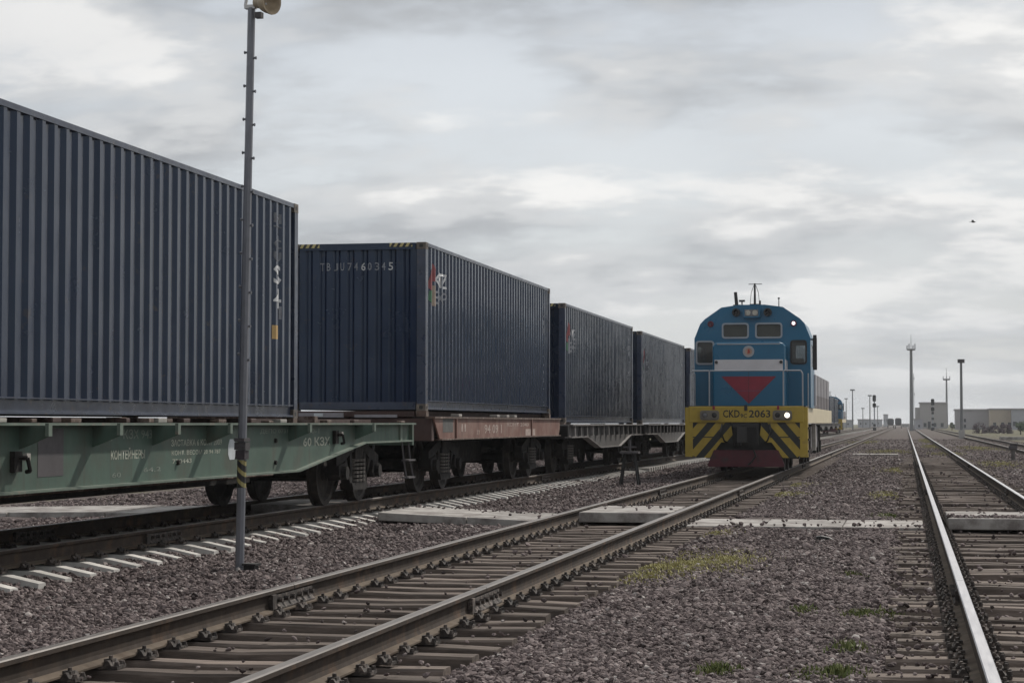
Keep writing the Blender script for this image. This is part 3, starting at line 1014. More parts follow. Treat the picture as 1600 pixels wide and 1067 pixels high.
# ================================================================== CONTAINERS
CL, CW, CH = 12.192, 2.438, 2.896
PIT = 0.278
def corr(u, u0=0.16, depth=0.036, pit=PIT, of=0.072, sl=0.068):
    """depth below the outer face at distance u along the wall"""
    t = (u - u0) % pit
    if t < of: return 0.0
    if t < of + sl: return -depth * (t - of) / sl
    if t < pit - sl: return -depth
    return -depth * (pit - t) / sl
def breaks(u0, u1, pit=PIT, of=0.072, sl=0.068):
    r = []
    k = u0
    while k < u1:
        for d in (0, of, of + sl, pit - sl):
            if k + d <= u1: r.append(k + d)
        k += pit
    return r
def corr_sheet(u0, u1, depth, z0, z1, fn, pit=PIT, of=0.072, sl=0.068):
    us = breaks(u0, u1, pit, of, sl)
    if us[-1] < u1: us.append(u1)
    m = MB()
    for u in us:
        d = corr(u + 1e-6, u0, depth, pit, of, sl)
        m.v += [fn(u, d, z0), fn(u, d, z1)]
    for i in range(len(us) - 1):
        m.f.append((2 * i, 2 * i + 2, 2 * i + 3, 2 * i + 1))
    m.m = [0] * len(m.f)
    return m
SX = CW / 2 - 0.012      # outer flat of the side corrugation
EYC = 0.045              # outer flat of the end corrugation behind the frame
EPIT, EOF, ESL = 0.25, 0.11, 0.045
CM = {}
def cmeshes(paint):
    d = {}
    d['side_panel'] = [corr_sheet(0.16, CL - 0.16, 0.036, 0.155, CH - 0.06, lambda u, q, z: (SX + q, u, z)).mesh('side_panel', paint),
                       corr_sheet(0.16, CL - 0.16, 0.036, 0.155, CH - 0.06, lambda u, q, z: (-SX - q, u, z)).mesh('side_panel', paint)]
    d['end_panel'] = [corr_sheet(-1.06, 1.06, 0.045, 0.15, CH - 0.11, lambda u, q, z: (u, EYC - q, z), EPIT, EOF, ESL).mesh('end_panel', paint)]
    d['door'] = [B(-1.06, -0.004, CL - 0.09, CL - 0.04, 0.14, CH - 0.1).mesh('door', paint), B(0.004, 1.06, CL - 0.09, CL - 0.04, 0.14, CH - 0.1).mesh('door', paint)]
    m = MB()
    for s_ in (-1, 1):
        m2 = MB()
    posts = []
    for sx_ in (-1, 1):
        for y0, y1 in ((0.0, 0.15), (CL - 0.15, CL)):
            a, b_ = sorted((sx_ * (CW / 2 - 0.155), sx_ * CW / 2))
            posts.append(B(a, b_, y0 + 0.004, y1 - 0.004, 0.119, CH - 0.121).mesh('corner_post', NAVYFRAME))
    d['corner_post'] = posts
    d['top_rail'] = [B(*sorted((s_ * (CW / 2 - 0.062), s_ * (CW / 2 - 0.002))), 0.18, CL - 0.18, CH - 0.062, CH - 0.004).mesh('top_rail', NAVYFRAME) for s_ in (-1, 1)]
    br = []
    for s_ in (-1, 1):
        x = CW / 2
        pr = [(s_ * (x - 0.06), 0.0), (s_ * x, 0.0), (s_ * x, 0.022), (s_ * (x - 0.045), 0.026), (s_ * (x - 0.045), 0.140), (s_ * (x - 0.002), 0.145), (s_ * (x - 0.002), 0.158), (s_ * (x - 0.06), 0.158)]
        br.append(MB().prism([(p[0], p[1] + 0.02) for p in pr], 1, 0.18, CL - 0.18).mesh('bottom_rail', NAVYFRAME))
    d['bottom_rail'] = br
    er = []
    for y0, y1 in ((0.006, 0.10), (CL - 0.10, CL - 0.006)):
        er.append(B(-CW / 2 + 0.18, CW / 2 - 0.18, y0, y1, CH - 0.12, CH - 0.006).mesh('end_rail', paint))
        er.append(B(-CW / 2 + 0.18, CW / 2 - 0.18, y0 + 0.02, y1, 0.02, 0.15).mesh('end_rail', NAVYFRAME))
    d['end_rail'] = er
    ro = MB()
    n_ = int((CL - 0.2) / 0.21)
    ys = []
    for i in range(n_):
        y = 0.1 + i * 0.21
        ys += [(y, -0.03), (y + 0.09, -0.03), (y + 0.12, -0.012), (y + 0.18, -0.012)]
    for y, z in ys:
        ro.v += [(-CW / 2 + 0.06, y, CH + z), (CW / 2 - 0.06, y, CH + z)]
    ro.f = [(2 * i, 2 * i + 1, 2 * i + 3, 2 * i + 2) for i in range(len(ys) - 1)]
    ro.m = [0] * len(ro.f)
    d['roof_panel'] = [ro.mesh('roof_panel', paint)]
    d['floor'] = [B(-CW / 2 + 0.065, CW / 2 - 0.065, 0.11, CL - 0.11, 0.03, 0.148).mesh('floor', BLACKM)]
    cc = []
    for sx_ in (-1, 1):
        for y0, y1 in ((0, 0.178), (CL - 0.178, CL)):
            for z0, z1 in ((0, 0.118), (CH - 0.118, CH)):
                m = MB()
                a, b_ = sorted((sx_ * (CW / 2 - 0.162), sx_ * (CW / 2 + 0.003)))
                m.box(a, b_, y0, y1, z0, z1)
                # dark slot
                yc = (y0 + y1) / 2; zc_ = (z0 + z1) / 2
                xo = sx_ * (CW / 2 + 0.003)
                m.prism(rrect(yc - 0.04, yc + 0.04, zc_ - 0.026, zc_ + 0.026, 0.02, 2), 0, xo - sx_ * 0.01, xo + sx_ * 0.002, 1)
                if y0 == 0:
                    xc_ = (a + b_) / 2
                    m.prism(rrect(xc_ - 0.035, xc_ + 0.035, zc_ - 0.03, zc_ + 0.03, 0.02, 2), 1, -0.002, 0.01, 1)
                cc.append(m.mesh('corner_casting', [CASTING, BLACKM]))
    d['corner_casting'] = cc
    return d
CM['a'] = cmeshes(NAVY); CM['b'] = cmeshes(NAVY2)
SIDEC = (breaks(0.16, CL - 0.16), lambda u: corr(u, 0.16) + 0.003)
ENDC = (breaks(-1.06, 1.06, EPIT, EOF, ESL), lambda u: corr(u, -1.06, 0.045, EPIT, EOF, ESL) + 0.004)
def container(y0, zb, label, kind='a', simple=False, group='dark blue containers on the train'):
    r = empty('shipping_container', (XT, y0, zb), label, 'container', group)
    if simple:
        ks = ('side_panel', 'end_panel', 'roof_panel', 'corner_post', 'top_rail', 'bottom_rail', 'floor')
    else:
        ks = tuple(CM[kind])
    for k in ks:
        for me in CM[kind][k]:
            link(k, me, r)
    return r
def side_mark(me, material, parent, y, z, name='lettering'):
    return lettering(me, material, parent, FACE_X, (SX, y, z), name, SIDEC)
def end_mark(me, material, parent, x, z, name='lettering'):
    return lettering(me, material, parent, FACE_MY, (x, EYC, z), name, ENDC)
def emblem(par, y, z, s=1.0, strong=True):
    side_mark(poly_mesh([[(0.05 * s, 0.55 * s), (0.30 * s, 0.42 * s), (0.55 * s, 0.78 * s), (0.50 * s, 1.18 * s), (0.28 * s, 1.05 * s)]]), REDPRINT, par, y, z, 'emblem')
    side_mark(poly_mesh([[(0.36 * s, 0.74 * s), (0.80 * s, 0.74 * s), (0.82 * s, 1.12 * s), (0.62 * s, 1.28 * s)]]), REDPRINT, par, y, z, 'emblem')
    side_mark(poly_mesh([[(0.32 * s, 0.0), (0.88 * s, 0.0), (0.80 * s, 0.62 * s), (0.42 * s, 0.62 * s)]]), BEIGEPRINT if strong else GREYPRINT, par, y, z, 'emblem')
    side_mark(poly_mesh([[(0.10 * s, 0.16 * s), (0.30 * s, 0.06 * s), (0.38 * s, 0.46 * s), (0.16 * s, 0.42 * s)]]), GREENPRINT, par, y, z, 'emblem')
    me = text_mesh('KTZ', 0.44 * s, 1.30 * s, 1.05, 0.012)
    side_mark(me, WHITEPRINT if strong else GREYPRINT, par, y + 0.98 * s, z + 0.60 * s)
    me = text_mesh('EXP', 0.40 * s, 1.30 * s, 1.05, 0.012)
    side_mark(me, GREYPRINT, par, y + 0.98 * s, z + 0.08 * s)
def vertical_text(par, txt, y, ztop, h, pitch, material, wd=0.16):
    for i, ch in enumerate(txt):
        if ch == ' ':
            continue
        me = text_mesh(ch, h, wd if ch != 'I' else wd * 0.3, 1.0, 0.01)
        side_mark(me, material, par, y, ztop - i * pitch - h)
def end_number(par, txt, x0, z, h, step):
    for i, ch in enumerate(txt):
        end_mark(text_mesh(ch, h, step * 0.55, 1.0, 0.006), WHITEPRINT if i in (6, 10) else GREYPRINT, par, x0 + i * step, z)
def hazard(par):
    for x0, x1 in ((-1.03, -0.68), (0.58, 0.98)):
        m = MB().box(x0, x1, -0.001, 0.006, CH - 0.075, CH - 0.008)
        m.build('hazard_stripe', CHAZ, par)
Z1, Z2, Z3 = 1.585, 1.735, 1.53
C1Y = Y_of(465, -8.07) - CL
C2Y = Y_of(665, -8.07)
C3Y = Y_of(883, -8.07)
C4Y = Y_of(1003, -8.07)
c1 = container(C1Y, Z1, 'nearest dark navy corrugated container standing on the green flat wagon', 'a')
c2 = container(C2Y, Z2, 'navy container with white number on its end, standing on the red-brown wagon', 'a')
c3 = container(C3Y, Z3, 'dusty grey-navy container standing third in the row, with faded red emblem', 'b')
c4 = container(C4Y, Z3 - 0.03, 'dusty dark container standing just left of the blue locomotive', 'b')
c5 = container(C4Y + 14.3, Z3 - 0.03, 'dark container end half hidden behind the blue locomotive cab', 'b')
FAINT = mat('worn_container_print', (0.10, 0.11, 0.13), 0.6, var=0.4, vscale=20)
vertical_text(c1, 'HTCU', CL - 0.96, CH - 0.20, 0.13, 0.17, FAINT, 0.30)
vertical_text(c1, 'S4', CL - 0.96, CH - 0.88, 0.26, 0.31, WHITEPRINT, 0.30)
vertical_text(c1, 'I', CL - 0.70, CH - 1.42, 0.17, 0.2, GREYPRINT, 0.16)
side_mark(poly_mesh([[(0, 0), (0.24, 0), (0.24, 0.18), (0, 0.18)]]), YELPRINT, c1, CL - 0.98, CH - 1.86, 'label_plate')
end_number(c2, 'TBJU7460345', -0.68, CH - 0.47, 0.135, 0.123)
for c_ in (c2, c3, c4):
    hazard(c_)
emblem(c2, 0.30, CH - 1.06, 0.58)
vertical_text(c2, 'TBJU 746034 5', CL - 0.86, CH - 0.40, 0.13, 0.185, GREYPRINT, 0.20)
emblem(c3, 0.30, CH - 1.20, 0.6, False)
emblem(c4, 0.40, CH - 1.30, 0.62, False)
vertical_text(c3, 'TBJU 7', CL - 0.8, CH - 0.4, 0.13, 0.19, GREYPRINT, 0.2)
vertical_text(c4, 'TBJU 7', CL - 0.8, CH - 0.5, 0.13, 0.19, GREYPRINT, 0.2)
y_ = C4Y + 28.6
while y_ < 243:
    container(y_, Z3 - 0.03, 'container in the long train beyond the blue locomotive', 'b', True)
    y_ += 14.3
TRAIN_END = y_

# ================================================================== WAGONS
WB = RT + TZ                  # rail top of the freight track
def bogie_parts():
    d = {}
    wm = MB()
    prof = [(0.0, -0.065), (0.10, -0.065), (0.12, -0.02), (0.36, 0.0), (0.40, -0.055), (0.475, -0.060), (0.478, 0.055), (0.502, 0.06), (0.502, 0.085), (0.42, 0.085), (0.36, 0.03), (0.14, 0.035), (0.12, 0.08), (0.0, 0.08)]
    prof = [(max(r_, 0.002), t_) for r_, t_ in prof]
    wm.lathe((0, 0, 0), (-1, 0, 0), prof, 28)
    d['wheel'] = wm.mesh('wheel', WHEELSTEEL, True)
    d['axle'] = MB().cyl((-1.1, 0, 0), (1.1, 0, 0), 0.085, 0.085, 12).mesh('axle', DARKSTEEL, True)
    fr = MB()
    # side frame in (y, z) about the bogie centre at axle height
    def seg(poly, x0=-0.07, x1=0.07):
        fr.prism(poly, 0, x0, x1)
    seg([(-1.18, 0.10), (-1.18, 0.24), (-0.80, 0.34), (-0.35, 0.44), (0.35, 0.44), (0.80, 0.34), (1.18, 0.24), (1.18, 0.10), (0.72, 0.18), (0.36, 0.30), (-0.36, 0.30), (-0.72, 0.18)])
    for s_ in (-1, 1):
        seg([(s_ * 0.34, 0.30), (s_ * 0.46, 0.30), (s_ * 0.42, -0.16), (s_ * 0.30, -0.16)])
        seg([(s_ * 0.62, 0.20), (s_ * 0.74, 0.18), (s_ * 0.42, -0.10), (s_ * 0.42, -0.22)])
        seg([(s_ * 1.16, 0.11), (s_ * 0.76, 0.16), (s_ * 0.72, -0.02), (s_ * 0.78, -0.10), (s_ * 1.06, -0.10), (s_ * 1.14, -0.02)], -0.09, 0.10)
        fr.cyl((-0.05, s_ * 0.925, 0), (0.17, s_ * 0.925, 0), 0.115, 0.10, 12)
    seg([(-0.44, -0.16), (0.44, -0.16), (0.36, -0.27), (-0.36, -0.27)], -0.10, 0.10)
    d['side_frame'] = fr.mesh('side_frame', DARKSTEEL)
    sp = MB()
    for yy in (-0.19, 0.0, 0.19):
        for k in range(6):
            z = -0.145 + k * 0.06
            sp.cyl((0.03, yy, z), (0.03, yy, z + 0.036), 0.078, 0.078, 10)
    d['spring'] = sp.mesh('spring', SPRING)
    d['bolster'] = MB().box(-1.12, 1.12, -0.22, 0.22, 0.20, 0.42).mesh('bolster', DARKSTEEL)
    bs = MB()
    for s_ in (-1, 1):
        for t_ in (-1, 1):
            bs.box(s_ * 0.79 - 0.06, s_ * 0.79 + 0.06, t_ * 0.40 - 0.035, t_ * 0.40 + 0.035, -0.2, 0.22)
        bs.box(-0.85, 0.85, s_ * 0.36 - 0.04, s_ * 0.36 + 0.04, -0.14, -0.04)
    d['brake_gear'] = bs.mesh('brake_gear', DARKSTEEL)
    return d
BG = bogie_parts()
def bogie(par, y):
    """a bogie part with its own pieces"""
    b_ = link('bolster', BG['bolster'], par, (0, y, WB + 0.475))
    for s_ in (-1, 1):
        link('side_frame', BG['side_frame'], b_, (s_ * 1.03, 0, 0), (0, 0, 0 if s_ > 0 else math.pi))
        link('spring', BG['spring'], b_, (s_ * 1.05, 0, 0), (0, 0, 0 if s_ > 0 else math.pi))
        link('axle', BG['axle'], b_, (0, s_ * 0.925, 0))
        for t_ in (-1, 1):
            link('wheel', BG['wheel'], b_, (t_ * 0.80, s_ * 0.925, 0), (0, 0, 0 if t_ > 0 else math.pi))
    link('brake_gear', BG['brake_gear'], b_)
    return b_
def coupler(par, y, dr):
    m = MB()
    a, b_ = sorted((y - dr * 0.4, y + dr * 0.42))
    m.box(-0.10, 0.10, a, b_, WB + 0.92, WB + 1.16)
    m.prism([(-0.20, y + dr * 0.42), (0.16, y + dr * 0.42), (0.22, y + dr * 0.62), (0.02, y + dr * 0.50), (-0.16, y + dr * 0.66), (-0.24, y + dr * 0.55)], 2, WB + 0.88, WB + 1.20)
    m.build('coupler', DARKSTEEL, par)
    h = MB()
    pts = []
    for i in range(9):
        t = i / 8
        pts.append((0.35, y + dr * (0.02 + 0.5 * t), WB + 0.95 - 0.35 * math.sin(math.pi * t)))
    h.tube(pts, 0.025, 6)
    h.build('air_hose', BLACKM, par)

# ---- green wagon under the nearest container
GY0, GY1 = 9.6, 31.95
gw = empty('flat_wagon', (XT, 0, 0), 'long green flat wagon with deep bellied side girder and white stencils', 'wagon', 'container wagons')
GWX = 1.24                     # girder web
def girder(poly, x0, x1, name, material):
    m = MB().prism(poly, 0, x0, x1)
    return m.build(name, material, gw)
zt = 1.50
ya, yb = Y_of(462, -8.05), Y_of(566, -8.05)
sym = GY0 + GY1
gp = [(GY0, 1.245), (sym - yb, 1.24), (sym - ya, 0.895), (ya, 0.895), (yb, 1.24), (GY1, 1.245), (GY1, zt), (GY0, zt)]
for s_ in (-1, 1):
    a, b_ = sorted((s_ * GWX, s_ * (GWX - 0.03)))
    girder(gp, a, b_, 'girder', GREENW)
    # bottom flange follows the belly
    m = MB()
    lo = gp[:6]
    for (y0, z0), (y1, z1) in zip(lo[:-1], lo[1:]):
        a, b_ = sorted((s_ * (GWX + 0.075), s_ * (GWX - 0.12)))
        m.prism([(y0 - 0.004, z0 - 0.024), (y1 + 0.004, z1 - 0.024), (y1 + 0.004, z1 + 0.001), (y0 - 0.004, z0 + 0.001)], 0, a, b_)
    m.build('bottom_flange', GREENLIP, gw)
    a, b_ = sorted((s_ * (GWX + 0.125), s_ * (GWX - 0.12)))
    B(a, b_, GY0, GY1, zt - 0.001, zt + 0.024).build('top_flange', GREENLIP, gw)
# brackets (gussets) under the top flange
for px in (68, 180, 271, 353, 478, 579):
    yb_ = Y_of(px, -7.82)
    m = MB().prism([(GWX + 0.001, zt - 0.22), (GWX + 0.06, zt - 0.20), (GWX + 0.30, zt - 0.10), (GWX + 0.30, zt - 0.003), (GWX + 0.001, zt - 0.003)], 1, yb_ - 0.012, yb_ + 0.012)
    m.build('bracket', GREENW, gw)
    B(GWX + 0.27, GWX + 0.305, yb_ - 0.04, yb_ + 0.04, zt - 0.10, zt + 0.02).build('bracket_foot', GREENLIP, gw)
B(-0.62, 0.62, GY0 + 0.1, GY1 - 0.1, zt - 0.01, zt + 0.082).build('deck_beam', REDDARK, gw)
B(-0.30, 0.30, 18.6, 26.6, 0.70, 1.098).build('brake_frame', DARKSTEEL, gw)
B(-1.05, -0.6, 11.0, 27.4, 0.68, 1.23).build('far_truss', DARKSTEEL, gw)
# cross members and centre sill
for i in range(9):
    y = GY0 + 0.6 + i * (GY1 - GY0 - 1.2) / 8
    B(-GWX + 0.04, GWX - 0.04, y - 0.09, y + 0.09, 1.24, 1.495).build('cross_member', REDDARK, gw)
B(-0.24, 0.24, GY0 - 0.1, GY1 + 0.1, 1.10, 1.48).build('centre_sill', DARKSTEEL, gw)
B(-GWX - 0.06, GWX + 0.06, GY1 - 0.002, GY1 + 0.10, 1.16, 1.53).build('headstock', GREENW, gw)
B(-GWX - 0.06, GWX + 0.06, GY0 - 0.10, GY0 + 0.002, 1.16, 1.53).build('headstock', GREENW, gw)
# deck fittings: container locks and rusty stubs
for i, px in enumerate((12, 60, 100, 118, 205, 240, 262, 275, 300, 352, 398, 430, 447, 520, 566, 638)):
    y = Y_of(px, -7.95)
    h = rnd.uniform(0.025, 0.055)
    wd = rnd.uniform(0.10, 0.28)
    B(GWX - 0.09, GWX + rnd.uniform(-0.02, 0.06), y, y + wd, zt + 0.026, zt + 0.026 + h).build('deck_fitting', PALESTEEL if i % 6 == 0 else (RUSTY if i % 2 else REDDARK), gw, bevel=0.008)
for y in (C1Y + 0.09, C1Y + CL - 0.09, C1Y + CL * 0.5):
    for s_ in (-1, 1):
        B(s_ * 1.14 - 0.08, s_ * 1.14 + 0.08, y - 0.085, y + 0.085, zt + 0.027, Z1 - 0.002).build('container_lock', RUSTY, gw)
B(-1.1, 1.1, C1Y + CL + 1.2, C1Y + CL + 1.35, zt + 0.026, zt + 0.12).build('cross_bar', RUSTY, gw)
for y in (GY0 + 2.6, 29.35):
    bogie(gw, y)
coupler(gw, GY0, -1); coupler(gw, GY1, 1)
# step ladder at the near right corner
m = MB()
for yy in (GY1 - 0.55, GY1 - 0.12):
    m.tube([(GWX + 0.02, yy, 1.22), (GWX + 0.05, yy + 0.02, 0.9), (GWX + 0.10, yy + 0.03, 0.62)], 0.016, 6)
for zz_ in (0.64, 0.92):
    m.box(GWX + 0.02, GWX + 0.14, GY1 - 0.56, GY1 - 0.10, zz_ - 0.012, zz_ + 0.012)
m.build('step', DARKPATCH, gw)
y0 = Y_of(625, -8.05)
B(GWX + 0.001, GWX + 0.03, y0 - 0.06, y0 + 0.06, 1.24, zt - 0.004).build('stiffener', GREENLIP, gw)
# brake cylinder, reservoir and rods under the belly
m = MB().lathe((0.35, 20.5, 0.95), (0, 1, 0), [(0.05, 0), (0.16, 0.04), (0.16, 0.75), (0.05, 0.8)], 16)
m.build('air_reservoir', REDDARK, gw, True)
MB().tube([(0.5, 16, 0.8), (0.5, 27, 0.8)], 0.02, 6).build('brake_rod', RUSTY, gw)
# big painted patch and stencils on the web
def gmark(me, material, px, py, name='lettering'):
    y = Y_of(px, XT + GWX); zc_ = zc_of(px, XT + GWX)
    return lettering(me, material, gw, FACE_X, (GWX + 0.003, y, Z_at(py, zc_)), name)
def gsize(px0, px1, py0, py1):
    y0, y1 = Y_of(px0, XT + GWX), Y_of(px1, XT + GWX)
    k = zc_of((px0 + px1) / 2, XT + GWX) / F_
    return y1 - y0, abs(py1 - py0) * k
def gtext(txt, px0, px1, py0, py1, material, name='lettering', spacing=1.0, bold=0.008):
    W_, H_ = gsize(px0, px1, py0, py1)
    gmark(text_mesh(txt, H_, W_, spacing, bold), material, px0, max(py0, py1), name)
STEN = mat('wagon_stencil', (0.33, 0.35, 0.29), 0.7, var=0.35, vscale=14)
STENF = mat('wagon_stencil_faded', (0.17, 0.20, 0.17), 0.7, var=0.3, vscale=14)
STENW = mat('wagon_stencil_white', (0.44, 0.47, 0.49), 0.7, var=0.2)
W_, H_ = gsize(60, 100, 672, 746)
gmark(poly_mesh([[(0, 0), (W_, 0), (W_, H_), (0, H_)]]), DARKPATCH, 60, 745, 'painted_patch')
gtext('КОНТЕЙНЕРЫ', 174, 227, 700, 718, STEN, bold=0.02)
gtext('27  КЗХ 9431', 172, 243, 671, 686, STENF)
gtext('4 5', 160, 176, 684, 689, STENF)
gtext('ЗАСТАВКА 6 КОНТ 2009', 268, 347, 687, 697, STEN, bold=0.012)
gtext('КОНТ. ВЕСОМ 20 94 787', 269, 345, 704, 711, STEN)
gtext('720443', 270, 300, 717, 724, STEN)
gtext('60', 176, 190, 738, 746, STENF)
gtext('64,2', 225, 252, 730, 738, STENF)
gtext('ДЕПО 0731', 407, 450, 670, 678, STENF)
gtext('60 КЗХ', 474, 516, 683, 697, STEN, bold=0.02)
gtext('20-1', 481, 499, 669, 677, STENF)
W_, H_ = gsize(357, 369, 686, 718)
gmark(poly_mesh([[(W_ * .2, 0.0), (W_ * .8, 0.0), (W_, H_ * .3), (W_, H_ * .8), (W_ * .6, H_), (W_ * .2, H_), (0, H_ * .7), (0, H_ * .25)]]), STENW, 357, 718, 'painted_oval')
# small hardware on the web
for px, py in ((430, 688), (430, 722), (278, 722)):
    zc_ = zc_of(px, XT + GWX)
    y = Y_of(px, XT + GWX); z = Z_at(py, zc_)
    MB().cyl((GWX, y, z), (GWX + 0.03, y, z), 0.032, 0.026, 8).build('bolt', DARKSTEEL, gw)
for px, py in ((24, 720), (523, 682)):
    zc_ = zc_of(px, XT + GWX)
    y = Y_of(px, XT + GWX); z = Z_at(py, zc_)
    m = MB().box(GWX + 0.001, GWX + 0.05, y - 0.10, y + 0.06, z - 0.10, z + 0.09)
    m.tube([(GWX + 0.05, y, z + 0.03), (GWX + 0.12, y + 0.02, z + 0.03), (GWX + 0.13, y + 0.06, z - 0.09), (GWX + 0.08, y + 0.08, z - 0.10)], 0.02, 6)
    m.build('rope_hook', DARKSTEEL, gw)
    B(GWX + 0.052, GWX + 0.09, y + 0.07, y + 0.15, z + 0.0, z + 0.07).build('hook_plate', PALESTEEL, gw)

# ---- red-brown wagon under the second container
rw = empty('flat_wagon', (XT, 0, 0), 'short red-brown flat wagon with faded stencils between green and grey wagons', 'wagon', 'container wagons')
RX = 1.39
RY0, RY1 = 33.1, 45.7
for s_ in (-1, 1):
    a, b_ = sorted((s_ * RX, s_ * (RX - 0.03)))
    MB().prism([(RY0 + 0.45, 1.25), (RY1 - 0.15, 1.25), (RY1, 1.40), (RY1, 1.60), (RY0, 1.60), (RY0 + 0.10, 1.52)], 0, a, b_).build('side_sill', REDW, rw)
    a, b_ = sorted((s_ * (RX + 0.05), s_ * (RX - 0.14)))
    B(a, b_, RY0 + 0.42, RY1 - 0.12, 1.228, 1.2495).build('bottom_flange', RUSTY, rw)
    a, b_ = sorted((s_ * (RX + 0.03), s_ * (RX - 0.14)))
    B(a, b_, RY0 - 0.05, RY1 + 0.05, 1.6015, 1.635).build('top_flange', RUSTY, rw)
B(-RX + 0.035, RX - 0.035, RY0 - 0.02, RY0 + 0.15, 1.22, 1.6).build('headstock', REDDARK, rw)
B(-RX + 0.035, RX - 0.035, RY1 - 0.15, RY1 + 0.02, 1.22, 1.6).build('headstock', REDDARK, rw)
for i in range(6):
    y = RY0 + 1.2 + i * (RY1 - RY0 - 2.4) / 5
    B(-RX + 0.04, RX - 0.04, y - 0.08, y + 0.08, 1.30, 1.58).build('cross_member', REDDARK, rw)
B(-0.24, 0.24, RY0 - 0.12, RY1 + 0.12, 1.15, 1.57).build('centre_sill', DARKSTEEL, rw)
B(-RX + 0.06, RX - 0.06, RY0 + 0.16, RY1 - 0.16, 1.585, 1.630).build('deck_board', REDDARK, rw)
B(-1.03, 1.03, RY0 + 0.05, RY1 - 0.05, 1.632, 1.728).build('deck_beam', REDDARK, rw)
B(-0.7, 0.25, RY0 + 3.4, RY1 - 3.4, 0.72, 1.148).build('brake_frame', DARKSTEEL, rw)
B(-1.25, -0.75, RY0 + 0.6, RY1 - 0.6, 1.0, 1.295).build('far_truss', DARKSTEEL, rw)
for y in (C2Y + 0.09, C2Y + CL - 0.09):
    for s_ in (-1, 1):
        B(s_ * 1.14 - 0.09, s_ * 1.14 + 0.09, y - 0.09, y + 0.09, 1.637, Z2 - 0.002).build('container_lock', RUSTY, rw)
for px in (715, 775, 790, 802):
    y = Y_of(px, -7.95)
    B(RX - 0.18, RX - 0.02, y, y + 0.25, 1.637, 1.685).build('deck_fitting', PALESTEEL, rw, bevel=0.01)
# end fittings seen across the green deck
B(-1.0, -0.2, RY0 - 0.06, RY0 - 0.022, 1.62, 1.70).build('end_flap', LGREY, rw)
B(0.0, 0.75, RY0 - 0.06, RY0 - 0.022, 1.62, 1.67).build('end_flap', LGREY, rw)
B(-0.72, -0.56, RY0 - 0.066, RY0 - 0.061, 1.64, 1.69).build('end_plate', STENW, rw)
for y in (35.1, 43.7):
    bogie(rw, y)
coupler(rw, RY0, -1); coupler(rw, RY1, 1)
def rmark(me, material, px, py, name='lettering'):
    y = Y_of(px, XT + RX); zc_ = zc_of(px, XT + RX)
    return lettering(me, material, rw, FACE_X, (RX + 0.003, y, Z_at(py, zc_)), name)
def rsize(px0, px1, py0, py1):
    return Y_of(px1, XT + RX) - Y_of(px0, XT + RX), abs(py1 - py0) * zc_of((px0 + px1) / 2, XT + RX) / F_
RST = mat('red_wagon_stencil', (0.36, 0.285, 0.25), 0.75, var=0.35, vscale=12)
RGR = mat('red_wagon_grey_patch', (0.085, 0.085, 0.08), 0.75, var=0.25)
def rtext(txt, px0, px1, py0, py1, bold=0.01, material=RST):
    W_, H_ = rsize(px0, px1, py0, py1)
    rmark(text_mesh(txt, H_, W_, 1.0, bold), material, px0, py1)
W_, H_ = rsize(692, 708, 651, 675)
rmark(poly_mesh([[(0, 0), (W_, 0), (W_, H_), (0, H_)]]), RGR, 692, 675, 'painted_patch')
rtext('II', 721, 728, 662, 674)
rtext('94 09 1', 757, 784, 663, 677, 0.02)
rtext('КОНТ 2040', 792, 826, 660, 666)
rtext('77 ', 745, 750, 672, 679)
for px in (830, 712):
    y = Y_of(px, XT + RX)
    B(RX + 0.002, RX + 0.03, y - 0.03, y + 0.03, 1.252, 1.598).build('stiffener', REDW, rw)
W_, H_ = rsize(821, 836, 670, 680)
rmark(poly_mesh([[(0, 0), (W_, 0), (W_, H_), (0, H_)]]), RST, 821, 680, 'painted_patch')

